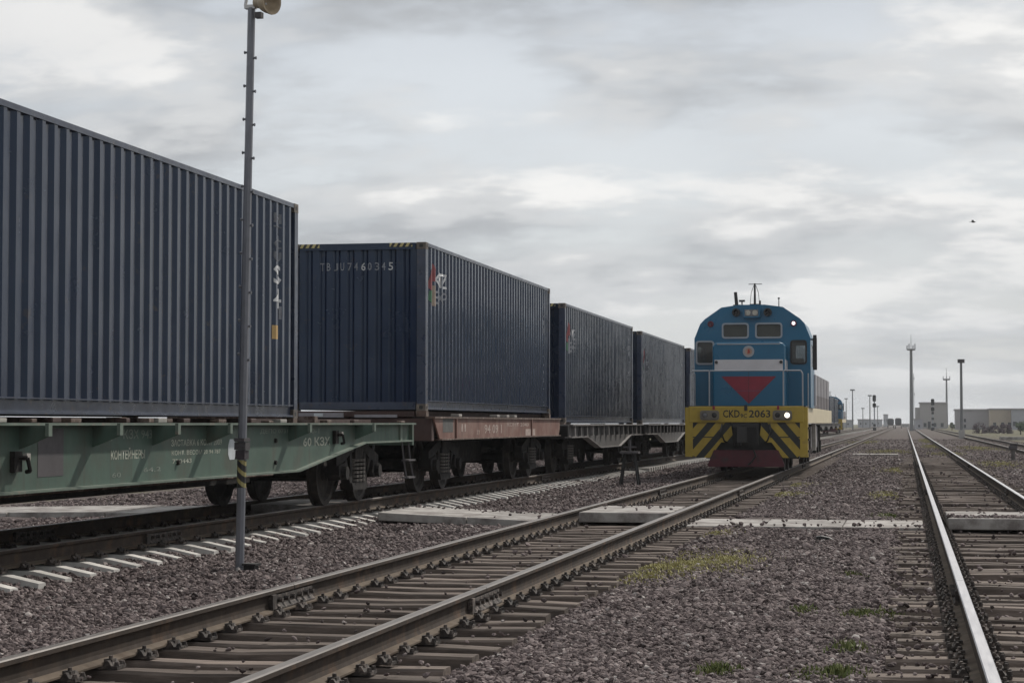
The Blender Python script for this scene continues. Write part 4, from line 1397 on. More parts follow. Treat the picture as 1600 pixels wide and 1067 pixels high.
# ---- grimy grey bellied wagons
def grey_wagon(y0, label, full=True, simple=False):
    g = empty('flat_wagon', (XT, y0, 0), label, 'wagon', 'container wagons')
    Lw = 13.1
    X_ = 1.39
    pr = [(0, 1.19), (2.5, 1.19), (4.7, 0.90), (8.4, 0.90), (10.6, 1.19), (Lw, 1.19), (Lw, 1.46), (0, 1.46)]
    for s_ in (-1, 1):
        a, b_ = sorted((s_ * X_, s_ * (X_ - 0.03)))
        MB().prism(pr, 0, a, b_).build('side_sill', GREYW, g)
        if simple: continue
        m = MB()
        lo = pr[:6]
        a, b_ = sorted((s_ * (X_ + 0.07), s_ * (X_ - 0.1)))
        for (u0, z0), (u1, z1) in zip(lo[:-1], lo[1:]):
            m.prism([(u0 - 0.003, z0 - 0.022), (u1 + 0.003, z1 - 0.022), (u1 + 0.003, z1 + 0.001), (u0 - 0.003, z0 + 0.001)], 0, a, b_)
        m.build('bottom_flange', GREYLIP, g)
        for i in range(14):
            u = 0.5 + i * (Lw - 1.0) / 13
            a, b_ = sorted((s_ * (X_ + 0.001), s_ * (X_ + 0.075)))
            B(a, b_, u - 0.06, u + 0.06, 1.21, 1.455).build('stake_pocket', GREYW if i % 3 else GREYLIP, g)
    B(-X_ - 0.10, X_ + 0.10, 0, Lw, 1.4605, 1.495).build('deck_board', GREYLIP, g)
    B(-0.25, 0.25, -0.1, Lw + 0.1, 1.1, 1.46).build('centre_sill', DARKSTEEL, g)
    B(-0.7, 0.26, 3.6, Lw - 3.6, 0.66, 1.098).build('brake_frame', DARKSTEEL, g)
    if not simple:
        for u in (0, Lw - 0.12):
            B(-X_ + 0.04, X_ - 0.04, u, u + 0.12, 1.15, 1.46).build('headstock', DARKSTEEL, g)
        for u in (0.3, 12.4):
            for s_ in (-1, 1):
                B(s_ * 1.14 - 0.09, s_ * 1.14 + 0.09, u, u + 0.18, 1.4955, 1.53 - (0 if full else 0.03)).build('container_lock', RUSTY, g)
        coupler(g, 0, -1); coupler(g, Lw, 1)
    for u in (1.85, Lw - 1.85):
        bogie(g, u) if not simple else link('bolster', BG['bolster'], g, (0, u, WB + 0.475))
    return g
g3 = grey_wagon(C3Y - 0.45, 'grimy grey bellied flat wagon under the third container')
g4 = grey_wagon(C4Y - 0.45, 'grimy grey bellied flat wagon under the fourth container, by the locomotive', False)
g5 = grey_wagon(C4Y + 14.3 - 0.45, 'grimy flat wagon mostly hidden behind the blue locomotive', False)
simple_w = None
y_ = C4Y + 28.6 - 0.45
while y_ < 242:
    if simple_w is None:
        simple_w = grey_wagon(y_, 'flat wagon in the long train beyond the blue locomotive', False, True)
    else:
        copy_tree(simple_w, (XT, y_, 0))
    y_ += 14.3

# ================================================================== LOCOMOTIVE
def locomotive(loc, label, number, lit=True, group='blue diesel locomotives'):
    r = empty('diesel_locomotive', loc, label, 'locomotive', group)
    # local: x across, y back along the train, z above the rail top; y=0 is the pilot plate
    HW = 1.58
    CY0, CY1 = 2.3, 4.6        # cab
    NY = 1.0                   # nose front
    outl = [(-HW, 1.72), (HW, 1.72), (HW, 3.62), (1.42, 4.02), (1.30, 4.15), (0.84, 4.47), (0.35, 4.54), (-0.35, 4.54), (-0.84, 4.47), (-1.30, 4.15), (-1.42, 4.02), (-HW, 3.62)]
    win = [rrect(-0.78, -0.13, 3.66, 4.00, 0.05), rrect(0.13, 0.78, 3.66, 4.00, 0.05), rrect(-1.50, -1.08, 2.95, 3.52, 0.05), rrect(1.08, 1.44, 2.95, 3.52, 0.05)]
    cab = plate('cab_front', outl, win, 0.06, LBLUE, r, FACE_MY, (0, CY0, 0))
    for k, wv in enumerate(win):
        xs = [p[0] for p in wv]; zs = [p[1] for p in wv]
        x0, x1, z0, z1 = min(xs), max(xs), min(zs), max(zs)
        wf = ring(rrect(x0 - 0.045, x1 + 0.045, z0 - 0.045, z1 + 0.045, 0.08), rrect(x0, x1, z0, z1, 0.05), -0.055, -0.031).build('window_frame', LRAIL if k != 3 else LBLACK, cab)
        B(x0 - 0.01, x1 + 0.01, -0.008, 0.004, z0 - 0.01, z1 + 0.01).build('pane', GLASSG if k < 2 else GLASS, cab)
        if k < 2:     # drawn sun blinds behind the windscreen
            B(x0, x1, 0.10, 0.115, z0 - 0.05, z1 + 0.05).build('blind', mat('sun_blind', (0.50, 0.47, 0.42), 0.9), cab)
    rear_w = [rrect(-1.46, -1.06, 2.95, 3.50, 0.05), rrect(1.06, 1.46, 2.95, 3.50, 0.05)]
    plate('cab_rear', outl, rear_w, 0.06, LBLUE, r, FACE_MY, (0, CY1, 0))
    for s_ in (-1, 1):
        sp = plate('cab_side', [(CY0 + 0.03, 1.72), (CY1 - 0.03, 1.72), (CY1 - 0.03, 3.60), (CY0 + 0.03, 3.60)], [rrect(CY0 + 0.5, CY1 - 0.45, 2.85, 3.45, 0.06)], 0.05, LBLUE, r, FACE_X, (s_ * (HW - 0.025), 0, 0))
        B(*sorted((s_ * 0.004, s_ * 0.010)), CY0 + 0.48, CY1 - 0.43, 2.83, 3.47).build('pane', GLASS, sp)
    ro = MB()
    top = outl[2:]
    for (x0, z0), (x1, z1) in zip(top[:-1], top[1:]):
        ro.add([(x0, CY0 + 0.03, z0), (x1, CY0 + 0.03, z1), (x1, CY1 - 0.03, z1), (x0, CY1 - 0.03, z0)], [(0, 1, 2, 3)])
        ro.add([(x0 * .97, CY0 + 0.03, z0 - .04), (x1 * .97, CY0 + 0.03, z1 - .04), (x1 * .97, CY1 - 0.03, z1 - .04), (x0 * .97, CY1 - 0.03, z0 - .04)], [(0, 3, 2, 1)])
    ro.build('cab_roof', LBLUE, r)
    B(-1.5, 1.5, CY0 + 0.05, CY1 - 0.05, 1.73, 1.80).build('cab_floor', LDARK, r)
    B(-1.0, -0.2, CY0 + 0.4, CY0 + 0.9, 1.8, 2.75).build('control_desk', LDARK, r)
    B(0.95, 1.35, CY0 + 1.0, CY0 + 1.4, 1.8, 3.1).build('driver_seat', LBLACK, r, bevel=0.05)
    B(-1.40, -1.0, CY0 + 1.5, CY0 + 1.6, 1.8, 3.52).build('locker', LDARK, r)
    # nose
    NW = 0.96
    ntop = 3.46
    nb = MB().prism([(-NW, 1.74), (NW, 1.74), (NW, ntop - 0.10), (NW - 0.05, ntop - 0.03), (NW - 0.14, ntop), (-NW + 0.14, ntop), (-NW + 0.05, ntop - 0.03), (-NW, ntop - 0.10)], 1, NY, CY0 - 0.035)
    nose = nb.build('nose', LBLUE, r, bevel=0.035)
    def nmark(poly, material, name, y=NY - 0.004):
        return MB().prism(poly, 1, y, y + 0.003).build(name, material, nose)
    nmark([(-NW + 0.05, 2.70), (NW - 0.05, 2.70), (NW - 0.05, 3.00), (-NW + 0.05, 3.00)], LWHITE, 'white_band')
    for s_ in (-1, 1):
        a, b_ = sorted((s_ * (NW + 0.001), s_ * (NW + 0.004)))
        B(a, b_, NY + 0.05, CY0 - 0.05, 2.70, 3.00).build('white_band', LWHITE, nose)
    nmark([(0.0, 1.82), (0.73, 2.55), (-0.73, 2.55)], LRED, 'red_triangle')
    B(-NW + 0.12, NW - 0.12, NY - 0.012, NY - 0.004, 3.40, 3.43).build('nose_highlight', LRAIL, nose)  # painted highlight: pale strip for light caught on the nose's curved top edge
    B(-0.004, 0.004, NY - 0.008, NY - 0.0045, 1.80, 2.69).build('door_seam', LBLACK, nose)
    B(-NW + 0.03, NW - 0.03, NY - 0.008, NY - 0.0045, 2.166, 2.172).build('door_seam', LBLUE, nose)
    MB().cyl((0, NY - 0.003, 3.215), (0, NY - 0.02, 3.215), 0.155, 0.15, 24).build('emblem_disc', LRAIL, nose)
    MB().cyl((0, NY - 0.021, 3.215), (0, NY - 0.026, 3.215), 0.10, 0.095, 20).build('emblem_disc', mat('emblem_tan', (0.34, 0.25, 0.20), 0.5), nose)
    MB().prism([(-0.03, 3.15), (0.05, 3.18), (0.02, 3.29), (-0.02, 3.26)], 1, NY - 0.030, NY - 0.027).build('emblem_mark', mat('emblem_red', (0.32, 0.05, 0.03), 0.5), nose)
    for s_ in (-1, 1):
        MB().cyl((s_ * 0.86, NY - 0.004, 2.93), (s_ * 0.86, NY - 0.05, 2.93), 0.045, 0.04, 10).build('nose_catch', LBLACK, nose)
    # top head lamp box and round lamps
    MB().prism(rrect(-0.235, 0.235, 4.17, 4.45, 0.06), 1, CY0 - 0.20, CY0 - 0.032).build('headlamp_box', LBLUE, r)
    B(-0.185, 0.185, CY0 - 0.207, CY0 - 0.201, 4.22, 4.40).build('headlamp_glass', LENS, r)
    for s_ in (-1, 1):
        MB().cyl((s_ * 0.095, CY0 - 0.208, 4.31), (s_ * 0.095, CY0 - 0.225, 4.31), 0.075, 0.07, 14).build('headlamp', mat('headlamp_reflector', (0.32, 0.30, 0.26), 0.3, metal=0.4), r)
        MB().lathe((s_ * 0.43, CY0 - 0.03, 4.33), (0, -1, 0), [(0.115, 0), (0.11, 0.10), (0.07, 0.10), (0.05, 0.03), (0.01, 0.03)], 16).build('horn', LBLACK, r)
        MB().cyl((s_ * 1.13, CY0 - 0.03, 4.02), (s_ * 1.13, CY0 - 0.09, 4.02), 0.085, 0.08, 14).build('marker_lamp', mat('marker_red', (0.10, 0.012, 0.025), 0.4), r)
        MB().cyl((s_ * 1.13, CY0 - 0.091, 4.02), (s_ * 1.13, CY0 - 0.105, 4.02), 0.045, 0.035, 12).build('marker_lens', LITW if (lit and s_ > 0) else mat('marker_dark', (0.05, 0.01, 0.02), 0.2), r)
    # roof aerials
    ap = MB()
    ap.cyl((0.02, CY0 + 0.8, 4.52), (0.02, CY0 + 0.8, 5.18), 0.035, 0.025, 8)
    ap.tube([(-0.15, CY0 + 0.8, 5.16), (0.22, CY0 + 0.8, 5.16)], 0.010, 5)
    ap.tube([(-0.12, CY0 + 0.8, 4.60), (0.17, CY0 + 0.8, 4.60)], 0.014, 5)
    for s_ in (-1, 1):
        ap.tube([(0.02 + s_ * 0.03, CY0 + 0.8, 5.12), (0.02 + s_ * 0.10, CY0 + 0.8, 4.92), (0.02 + s_ * 0.13, CY0 + 0.8, 4.60)], 0.008, 5)
    ap.cyl((0.16, CY0 + 0.8, 4.54), (0.16, CY0 + 0.8, 4.70), 0.03, 0.03, 6)
    ap.build('aerial', LBLACK, r)
    MB().cyl((-0.46, CY0 + 0.6, 4.50), (-0.50, CY0 + 0.6, 4.93), 0.05, 0.045, 8).box(-0.56, -0.36, CY0 + 0.55, CY0 + 0.65, 4.55, 4.58).build('aerial', LBLACK, r)
    MB().cyl((-0.32, CY0 + 0.6, 4.50), (-0.32, CY0 + 0.6, 4.68), 0.02, 0.02, 6).box(-0.40, -0.24, CY0 + 0.55, CY0 + 0.65, 4.66, 4.71).build('aerial', LBLACK, r)
    MB().cyl((0.70, CY0 + 0.5, 4.46), (0.70, CY0 + 0.5, 4.74), 0.015, 0.012, 6).cyl((0.70, CY0 + 0.5, 4.72), (0.70, CY0 + 0.5, 4.76), 0.03, 0.03, 6).build('aerial', LBLACK, r)
    # side mirrors / wind deflectors
    for s_ in (1,):
        B(*sorted((s_ * (HW + 0.06), s_ * (HW + 0.17))), CY0 + 0.05, CY0 + 0.09, 2.75, 3.62).build('mirror', LBLACK, r)
        B(*sorted((s_ * (HW + 0.001), s_ * (HW + 0.059))), CY0 + 0.05, CY0 + 0.08, 3.56, 3.60).build('mirror_arm', LBLACK, r)
        MB().cyl((s_ * (HW + 0.115), CY0 + 0.07, 3.60), (s_ * (HW + 0.115), CY0 + 0.07, 3.70), 0.05, 0.05, 8).build('mirror_lamp', LBLACK, r)
        B(*sorted((s_ * (HW + 0.003), s_ * (HW + 0.05))), CY1 - 0.32, CY1 - 0.04, 1.80, 2.66).build('door_edge', LWHITE, r)
    # hood
    HWd = 0.84
    hood = MB().prism([(-HWd, 1.76), (HWd, 1.76), (HWd, 3.75), (0.62, 4.05), (-0.62, 4.05), (-HWd, 3.75)], 1, CY1 + 0.035, 17.6).build('hood', LBLUE, r)
    for i in range(12):
        for s_ in (-1, 1):
            y = CY1 + 0.5 + i * 1.0
            B(*sorted((s_ * (HWd + 0.002), s_ * (HWd + 0.03))), y, y + 0.86, 1.9, 3.5).build('hood_door', LBLUE, hood)
    B(-0.4, 0.4, 8, 9.2, 4.052, 4.30).build('exhaust', LBLACK, r)
    # lower side casing with grey panels along the walkway
    for s_ in (-1, 1):
        for i in range(11):
            y0 = CY1 + 0.10 + i * 1.12
            a, b_ = sorted((s_ * 1.28, s_ * (1.52 + (0.012 if i % 2 else 0))))
            hi = B(a, b_, y0, y0 + 1.10, 2.12, 2.72).build('casing_panel', LGREY, r)
            lo = B(a, b_, y0, y0 + 1.10, 1.742, 2.117).build('casing_panel', LMAUVE, r)
    # frame / sill
    B(-1.53, 1.53, 0.32, 19.0, 1.30, 1.735).build('frame', LCREAM, r, bevel=0.01)
    B(-1.55, 1.55, 0.10, 2.2, 1.736, 1.76).build('platform', LBLACK, r)
    # buffer beam
    bb = B(-1.50, 1.50, 0.02, 0.30, 1.32, 1.745).build('buffer_beam', LYEL, r, bevel=0.015)
    B(-1.24, 1.22, 0.0, 0.018, 1.33, 1.70).build('number_board', LYEL, bb)
    for s_ in (-1, 1):
        xc = s_ * 0.95
        hb = MB().prism(rrect(xc - 0.25, xc + 0.25, 1.385, 1.635, 0.06), 1, -0.045, -0.001).build('headlamp_housing', LAMPHOUS, bb)
        for t_, in ((-1,), (1,)):
            on = lit and s_ > 0 and t_ > 0
            MB().lathe((xc + t_ * 0.125, -0.045, 1.51), (0, -1, 0), [(0.10, 0), (0.10, 0.02), (0.085, 0.022), (0.082, 0.004), (0.01, 0.003)], 18).build('headlamp_rim', LAMPHOUS, bb)
            MB().lathe((xc + t_ * 0.125, -0.050, 1.51), (0, -1, 0), [(0.066, 0), (0.05, 0.012), (0.03, 0.018), (0.005, 0.02)], 18).build('headlamp', LIT if on else (LENS if t_ * s_ > 0 else LBLACK), bb, True)
        MB().box(s_ * 0.84 - 0.03, s_ * 0.84 + 0.03, -0.02, 0.0, 1.66, 1.76).build('rail_bracket', LRED, bb)
    B(-0.04, 0.04, -0.02, 0.018, 1.63, 1.78).build('rail_bracket', LBLACK, bb)
    lettering(text_mesh('CKD', 0.20, 0.44, 1.0, 0.02), LBLACK, bb, FACE_MY, (-0.60, -0.002, 1.45))
    lettering(text_mesh('9C', 0.11, 0.17, 1.0, 0.02), LBLACK, bb, FACE_MY, (-0.14, -0.002, 1.44))
    lettering(text_mesh(number, 0.20, 0.56, 1.0, 0.02), LBLACK, bb, FACE_MY, (0.08, -0.002, 1.45))
    # pilot: striped plates spreading downward, opening for the coupler
    zb, zt_ = 0.42, 1.318
    for s_ in (-1, 1):
        m = MB()
        poly = [(s_ * 0.40, zt_), (s_ * 1.50, zt_), (s_ * 1.50, 0.52), (s_ * 1.30, 0.40), (s_ * 0.95, 0.40), (s_ * 0.66, 0.80), (s_ * 0.33, 0.80)]
        m.prism(poly, 1, 0.06, 0.11)
        m.build('pilot_plate', PILOT, r)
        B(*sorted((s_ * 0.62, s_ * 1.46)), 0.048, 0.058, 0.925, 0.95).build('pilot_seam', LBLACK, r)
        # corner steps
        B(*sorted((s_ * 1.40, s_ * 1.60)), 0.03, 0.40, 0.42, 1.72).build('corner_step', LYEL, r)
        for zz_ in (0.55, 0.85, 1.15):
            B(*sorted((s_ * 1.602, s_ * 1.64)), 0.06, 0.38, zz_, zz_ + 0.05).build('step_tread', LBLACK, r)
    B(-1.3, 1.3, 0.30, 0.36, 0.60, 1.30).build('pilot_back', LBLACK, r)
    MB().prism([(-0.98, 0.16), (0.98, 0.16), (1.0, 0.22), (0.84, 0.60), (-0.84, 0.60), (-1.0, 0.22)], 1, -0.06, 0.02).build('snow_plough', LPLOUGH, r, bevel=0.01)
    MB().tube([(0.20, -0.08, 0.62), (0.26, -0.09, 0.45), (0.14, -0.09, 0.28), (0.06, -0.08, 0.22)], 0.022, 6).build('air_hose', LBLACK, r)
    for s_ in (-1, 1):
        MB().tube([(s_ * 0.62, -0.02, 1.28), (s_ * 0.66, -0.10, 1.1), (s_ * 0.56, -0.10, 0.84), (s_ * 0.5, -0.03, 0.8)], 0.022, 6).build('air_hose', LBLACK, r)
    cp = MB().box(-0.17, 0.17, -0.30, 0.30, 0.86, 1.14)
    cp.prism([(-0.26, -0.30), (0.26, -0.30), (0.30, -0.52), (0.06, -0.42), (-0.18, -0.60), (-0.30, -0.48)], 2, 0.80, 1.20)
    cp.box(-0.34, 0.34, -0.06, 0.055, 0.72, 1.31)
    cp.cyl((-0.20, -0.20, 0.72), (-0.20, -0.20, 0.86), 0.09, 0.09, 10)
    cp.build('coupler', LBLACK, r)
    # front hand rails
    for s_ in (-1, 1):
        hr = MB()
        hr.tube([(s_ * 1.47, 0.15, 1.74), (s_ * 1.47, 0.15, 2.60), (s_ * 1.42, 0.15, 2.68), (s_ * 0.98, 0.15, 2.68)], 0.020, 8)
        hr.tube([(s_ * 0.97, 0.15, 1.74), (s_ * 0.97, 0.15, 2.68)], 0.020, 8)
        hr.build('hand_rail', LRAIL, r)
        MB().tube([(s_ * 1.53, 1.9, 1.74), (s_ * 1.53, 1.9, 2.65)], 0.020, 8).build('grab_rail', LRAIL, r)
    MB().tube([(-0.96, 0.15, 2.68), (0.96, 0.15, 2.68)], 0.018, 8).build('hand_rail', LRAIL, r)
    # bogies: three axles each
    for yc in (4.2, 14.6):
        bf = MB()
        for s_ in (-1, 1):
            bf.box(s_ * 1.12 - 0.06, s_ * 1.12 + 0.06, yc - 2.6, yc + 2.6, 0.62, 0.95)
            for k in (-1, 0, 1):
                bf.box(s_ * 1.14 - 0.12, s_ * 1.14 + 0.12, yc + k * 1.8 - 0.2, yc + k * 1.8 + 0.2, 0.34, 0.72)
                bf.cyl((s_ * 1.12, yc + k * 1.8 + 0.42, 0.5), (s_ * 1.12, yc + k * 1.8 + 0.42, 1.25), 0.1, 0.1, 10)
                bf.cyl((s_ * 1.12, yc + k * 1.8 - 0.42, 0.5), (s_ * 1.12, yc + k * 1.8 - 0.42, 1.25), 0.1, 0.1, 10)
        bo = bf.build('bogie_frame', DARKSTEEL, r)
        for k in (-1, 0, 1):
            for s_ in (-1, 1):
                link('wheel', BG['wheel'], bo, (s_ * 0.80, yc + k * 1.8, 0.475), (0, 0, 0 if s_ > 0 else math.pi))
            link('axle', BG['axle'], bo, (0, yc + k * 1.8, 0.475))
    MB().prism([(-1.35, 0.55), (-1.1, 0.32), (1.1, 0.32), (1.35, 0.55), (1.35, 1.22), (-1.35, 1.22)], 1, 7.3, 11.5).build('fuel_tank', LGREY, r, bevel=0.03)
    for s_ in (-1, 1):
        B(*sorted((s_ * 1.2, s_ * 1.45)), 1.5, 1.9, 0.55, 1.28).build('sand_pipe_box', DARKSTEEL, r)
        B(*sorted((s_ * 1.38, s_ * 1.50)), 6.9, 7.25, 0.5, 1.295).build('tank_strap', PALESTEEL, r)
    return r
LY = 52.4
loco = locomotive((XL, LY, RT), 'blue diesel locomotive with yellow striped front and red triangle, headlamp lit', '2063')
loco2 = locomotive((XT, TRAIN_END + 1.0, WB), 'distant blue locomotive at the far end of the container train', '2063', False)

# ================================================================== POLES AND YARD THINGS
# near lamp pole with step bolts, clamp, hazard wrap and horn loudspeaker
PZ = 20.4
PX = X_at(376, PZ); PY = Y_at(PZ, PX)
pole = empty('lamp_pole', (PX, PY, float(ground_h(PX, PY)) - 0.03), 'tall thin grey steel pole with loudspeaker standing before the green wagon', 'pole')
pole.rotation_euler = (0, R(1.0), R(-6))
PH = 5.80
def octo(r, a0=22.5):
    return [(r * math.cos(R(a0 + 45 * i)), r * math.sin(R(a0 + 45 * i))) for i in range(8)]
m = MB()
lo, hi = octo(0.046), octo(0.039)
m.v = [(x, y, 0) for x, y in lo] + [(x, y, PH) for x, y in hi]
m.f = [(i, (i + 1) % 8, 8 + (i + 1) % 8, 8 + i) for i in range(8)] + [tuple(range(8)), tuple(range(8, 16))]
m.m = [0] * len(m.f)
m.build('shaft', POLE, pole)
for i in range(10):
    z = PH - 0.46 - i * 0.345
    MB().cyl((-0.035, 0, z), (-0.066, 0, z), 0.011, 0.011, 6).cyl((-0.060, 0, z), (-0.070, 0, z), 0.017, 0.017, 6).build('step_bolt', POLE, pole)
    MB().cyl((0.035, 0, z - 0.06), (0.062, 0, z - 0.06), 0.011, 0.011, 6).cyl((0.056, 0, z - 0.06), (0.066, 0, z - 0.06), 0.017, 0.017, 6).build('step_bolt', POLE, pole)
hz = MB()
o_ = octo(0.0475)
hz.v = [(x, y, 0.87) for x, y in o_] + [(x, y, 1.15) for x, y in o_]
hz.f = [(i, (i + 1) % 8, 8 + (i + 1) % 8, 8 + i) for i in range(8)]
hz.m = [0] * 8
hz.build('hazard_wrap', HAZ, pole)
MB().box(-0.062, 0.062, -0.058, 0.058, 1.255, 1.33).box(-0.055, 0.055, -0.075, 0.075, 1.34, 1.375).cyl((-0.03, -0.07, 1.29), (-0.03, -0.058, 1.29), 0.012, 0.012, 6).cyl((0.03, -0.07, 1.29), (0.03, -0.058, 1.29), 0.012, 0.012, 6).build('clamp', DARKPATCH, pole)
MB().box(-0.052, 0.052, -0.052, 0.052, 1.16, 1.25).build('sleeve', mat('dark_plum_sleeve', (0.04, 0.032, 0.038), 0.6), pole)
MB().box(-0.07, 0.07, -0.07, 0.07, 0.0, 0.05).build('base_flange', POLE, pole)
MB().box(0.06, 0.21, -0.08, 0.06, 0.085, 0.105).box(0.07, 0.19, -0.06, 0.045, 0.0, 0.084).build('base_box', BLACKM, pole)
MB().box(-0.07, 0.05, -0.03, 0.03, PH - 0.01, PH + 0.03).tube([(-0.07, 0, PH + 0.02), (-0.05, 0, PH + 0.16), (0.10, 0, PH + 0.15), (0.16, 0, PH + 0.02)], 0.018, 6).build('bracket', mat('white_bracket', (0.5, 0.5, 0.5), 0.5), pole)
hn = MB().lathe((0.10, -0.02, PH + 0.05), (1, -0.35, -0.05), [(0.012, -0.06), (0.055, -0.05), (0.07, 0.02), (0.10, 0.06), (0.122, 0.11), (0.130, 0.155), (0.137, 0.158), (0.137, 0.172), (0.118, 0.172), (0.09, 0.10), (0.05, 0.06), (0.01, 0.05)], 20)
hn.build('loudspeaker', HORN, pole, True)
MB().box(0.05, 0.12, -0.035, 0.035, PH - 0.11, PH - 0.05).build('speaker_mount', DARKPATCH, pole)

# dark four-legged stand between the tracks
SZc = 48.6
SX_ = X_at(984, SZc); SY_ = Y_at(SZc, SX_)
st_h = 1.3
st = empty('metal_stand', (SX_, SY_, float(ground_h(SX_, SY_))), 'small dark metal four-legged stand between the tracks near the locomotive', 'stand')
for sx_, sy_ in ((-1, -1), (1, -1), (-1, 1), (1, 1)):
    MB().cyl((sx_ * 0.20, sy_ * 0.16, -0.02), (sx_ * 0.10, sy_ * 0.08, 0.60), 0.025, 0.022, 6).build('leg', BLACKM, st)
MB().box(-0.20, 0.20, -0.16, 0.16, 0.60, 0.64).build('top_plate', DARKPATCH, st)
MB().box(-0.19, 0.19, -0.012, 0.012, 0.28, 0.31).box(-0.012, 0.012, -0.15, 0.15, 0.28, 0.31).build('brace', BLACKM, st)
st.scale = (1.15, 1.15, 1.3)
MB().cyl((0, 0, 0.641), (0, 0, 0.86), 0.03, 0.03, 8).cyl((-0.14, 0, 0.72), (0.14, 0, 0.72), 0.015, 0.015, 6).build('post', DARKPATCH, st)

# dwarf signal post by the far right track
dz_ = 82.0
dx_ = X_at(1582, dz_); dy_ = Y_at(dz_, dx_)
dw = empty('marker_post', (dx_, dy_, -0.02), 'short grey marker post with pale cap beside the far right track', 'post')
MB().cyl((0, 0, 0), (0, 0, 0.48), 0.09, 0.08, 10).build('shaft', mat('old_concrete_post', (0.10, 0.09, 0.085), 0.9), dw)
MB().box(-0.17, 0.17, -0.13, 0.13, 0.47, 0.62).box(-0.13, 0.20, -0.10, 0.10, 0.621, 0.70).build('head', DARKPATCH, dw, bevel=0.02)
MB().box(-0.16, 0.20, -0.12, 0.12, 0.701, 0.735).build('cap', SLAB, dw)
MB().box(-0.20, 0.14, -0.16, 0.16, 0.0, 0.05).build('base', BLACKM, dw)

# dark block lying on the ballast
bx_ = X_at(1288, 1.5 * F_ / (840 - 661)); by_ = Y_at(1.5 * F_ / (840 - 661), bx_)
MB().prism([(-0.09, 0), (0.10, 0), (0.12, 0.02), (0.06, 0.06), (-0.05, 0.08), (-0.11, 0.05)], 1, -0.08, 0.07)
blk = MB().prism([(-0.10, 0), (0.11, 0), (0.12, 0.02), (0.05, 0.05), (-0.05, 0.07), (-0.12, 0.06)], 1, -0.08, 0.07).build('timber_scrap', BLACKM, None, bevel=0.006, loc=(bx_, by_, float(ground_h(bx_, by_)) + 0.005))
tag(blk, 'dark scrap of timber lying on the ballast behind the slab crossing', 'debris')
blk['label'] = 'dark scrap of timber lying on the ballast in front of the slab crossing'

# light mast
def far_pos(px, zc):
    x = X_at(px, zc)
    return x, Y_at(zc, x)
def mast(px, zc, py_top, name, label, r0, r1, cat='mast', group=None):
    x, y = far_pos(px, zc)
    e_ = empty(name, (x, y, -0.05), label, cat, group)
    h = Z_at(py_top, zc) + 0.05
    MB().cyl((0, 0, 0), (0, 0, h), r0, r1, 12).build('shaft', FARMETAL, e_)
    return e_, h
e_, h_ = mast(1502, 200, 563, 'lamp_mast', 'grey lamp mast with small box head to the right of the grey block building', 0.16, 0.12, 'lamp')
B(-0.34, 0.34, -0.25, 0.25, h_ - 0.25, h_ + 0.12).build('lamp_head', DARKPATCH, e_)
B(-0.30, 0.30, -0.3, 0.3, 0, 0.9).build('base', GREYWALL, e_)
e_, h_ = mast(1424, 400, 545, 'telecom_tower', 'tall telecom monopole with antenna platform and spike in the distance', 0.42, 0.27, 'tower')
MB().cyl((0, 0, h_ - 0.3), (0, 0, h_), 0.75, 0.8, 12).build('platform', FARMETAL, e_)
for a in range(0, 360, 60):
    B(0.78 * math.cos(R(a)) - 0.11, 0.78 * math.cos(R(a)) + 0.11, 0.78 * math.sin(R(a)) - 0.1, 0.78 * math.sin(R(a)) + 0.1, h_ - 0.2, h_ + (1.0 if a % 120 == 0 else 0.7)).build('antenna_panel', PALEWALL, e_)
MB().cyl((0, 0, h_), (0, 0, h_ + 2.9), 0.07, 0.03, 6).build('spike', FARMETAL, e_)
for zf in (0.45, 0.64):
    MB().lathe((0.38, -0.1, h_ * zf), (1, -0.4, 0), [(0.05, 0), (0.28, 0.18), (0.02, 0.12)], 12).build('dish', PALEWALL, e_)
MB().cyl((0.52, 0, 0), (0.45, 0, h_ * 0.7), 0.05, 0.05, 5).build('cable_ladder', FARMETAL, e_)
e_, h_ = mast(1479, 650, 592, 'telecom_tower', 'thinner distant antenna mast beside the grey block building', 0.42, 0.26, 'tower')
MB().cyl((0, 0, h_ - 0.4), (0, 0, h_ + 0.1), 1.1, 1.1, 12).build('platform', FARMETAL, e_)
MB().cyl((0, 0, h_), (0, 0, h_ + 3.6), 0.10, 0.05, 6).build('spike', FARMETAL, e_)
for a in range(0, 360, 90):
    B(1.05 * math.cos(R(a)) - 0.12, 1.05 * math.cos(R(a)) + 0.12, 1.05 * math.sin(R(a)) - .1, 1.05 * math.sin(R(a)) + .1, h_ - 0.3, h_ + 0.9).build('antenna_panel', PALEWALL, e_)
for px, zc, top, lab in ((1332, 420, 608, 'slim pale lighting mast right of the second locomotive'), (1322, 600, 622, 'faint far mast beside the distant blue locomotive'), (1359, 480, 617, 'thin dark mast just left of the two-headed signal'), (1348, 600, 637, 'short faint mast left of the two-headed signal'), (1371, 620, 634, 'short faint mast right of the two-headed signal')):
    e_, h_ = mast(px, zc, top, 'lamp_mast', lab, 0.17, 0.10, 'mast', 'thin far masts')
    B(-0.5, 0.5, -0.2, 0.2, h_ - 0.3, h_).build('lamp_head', FARMETAL, e_)
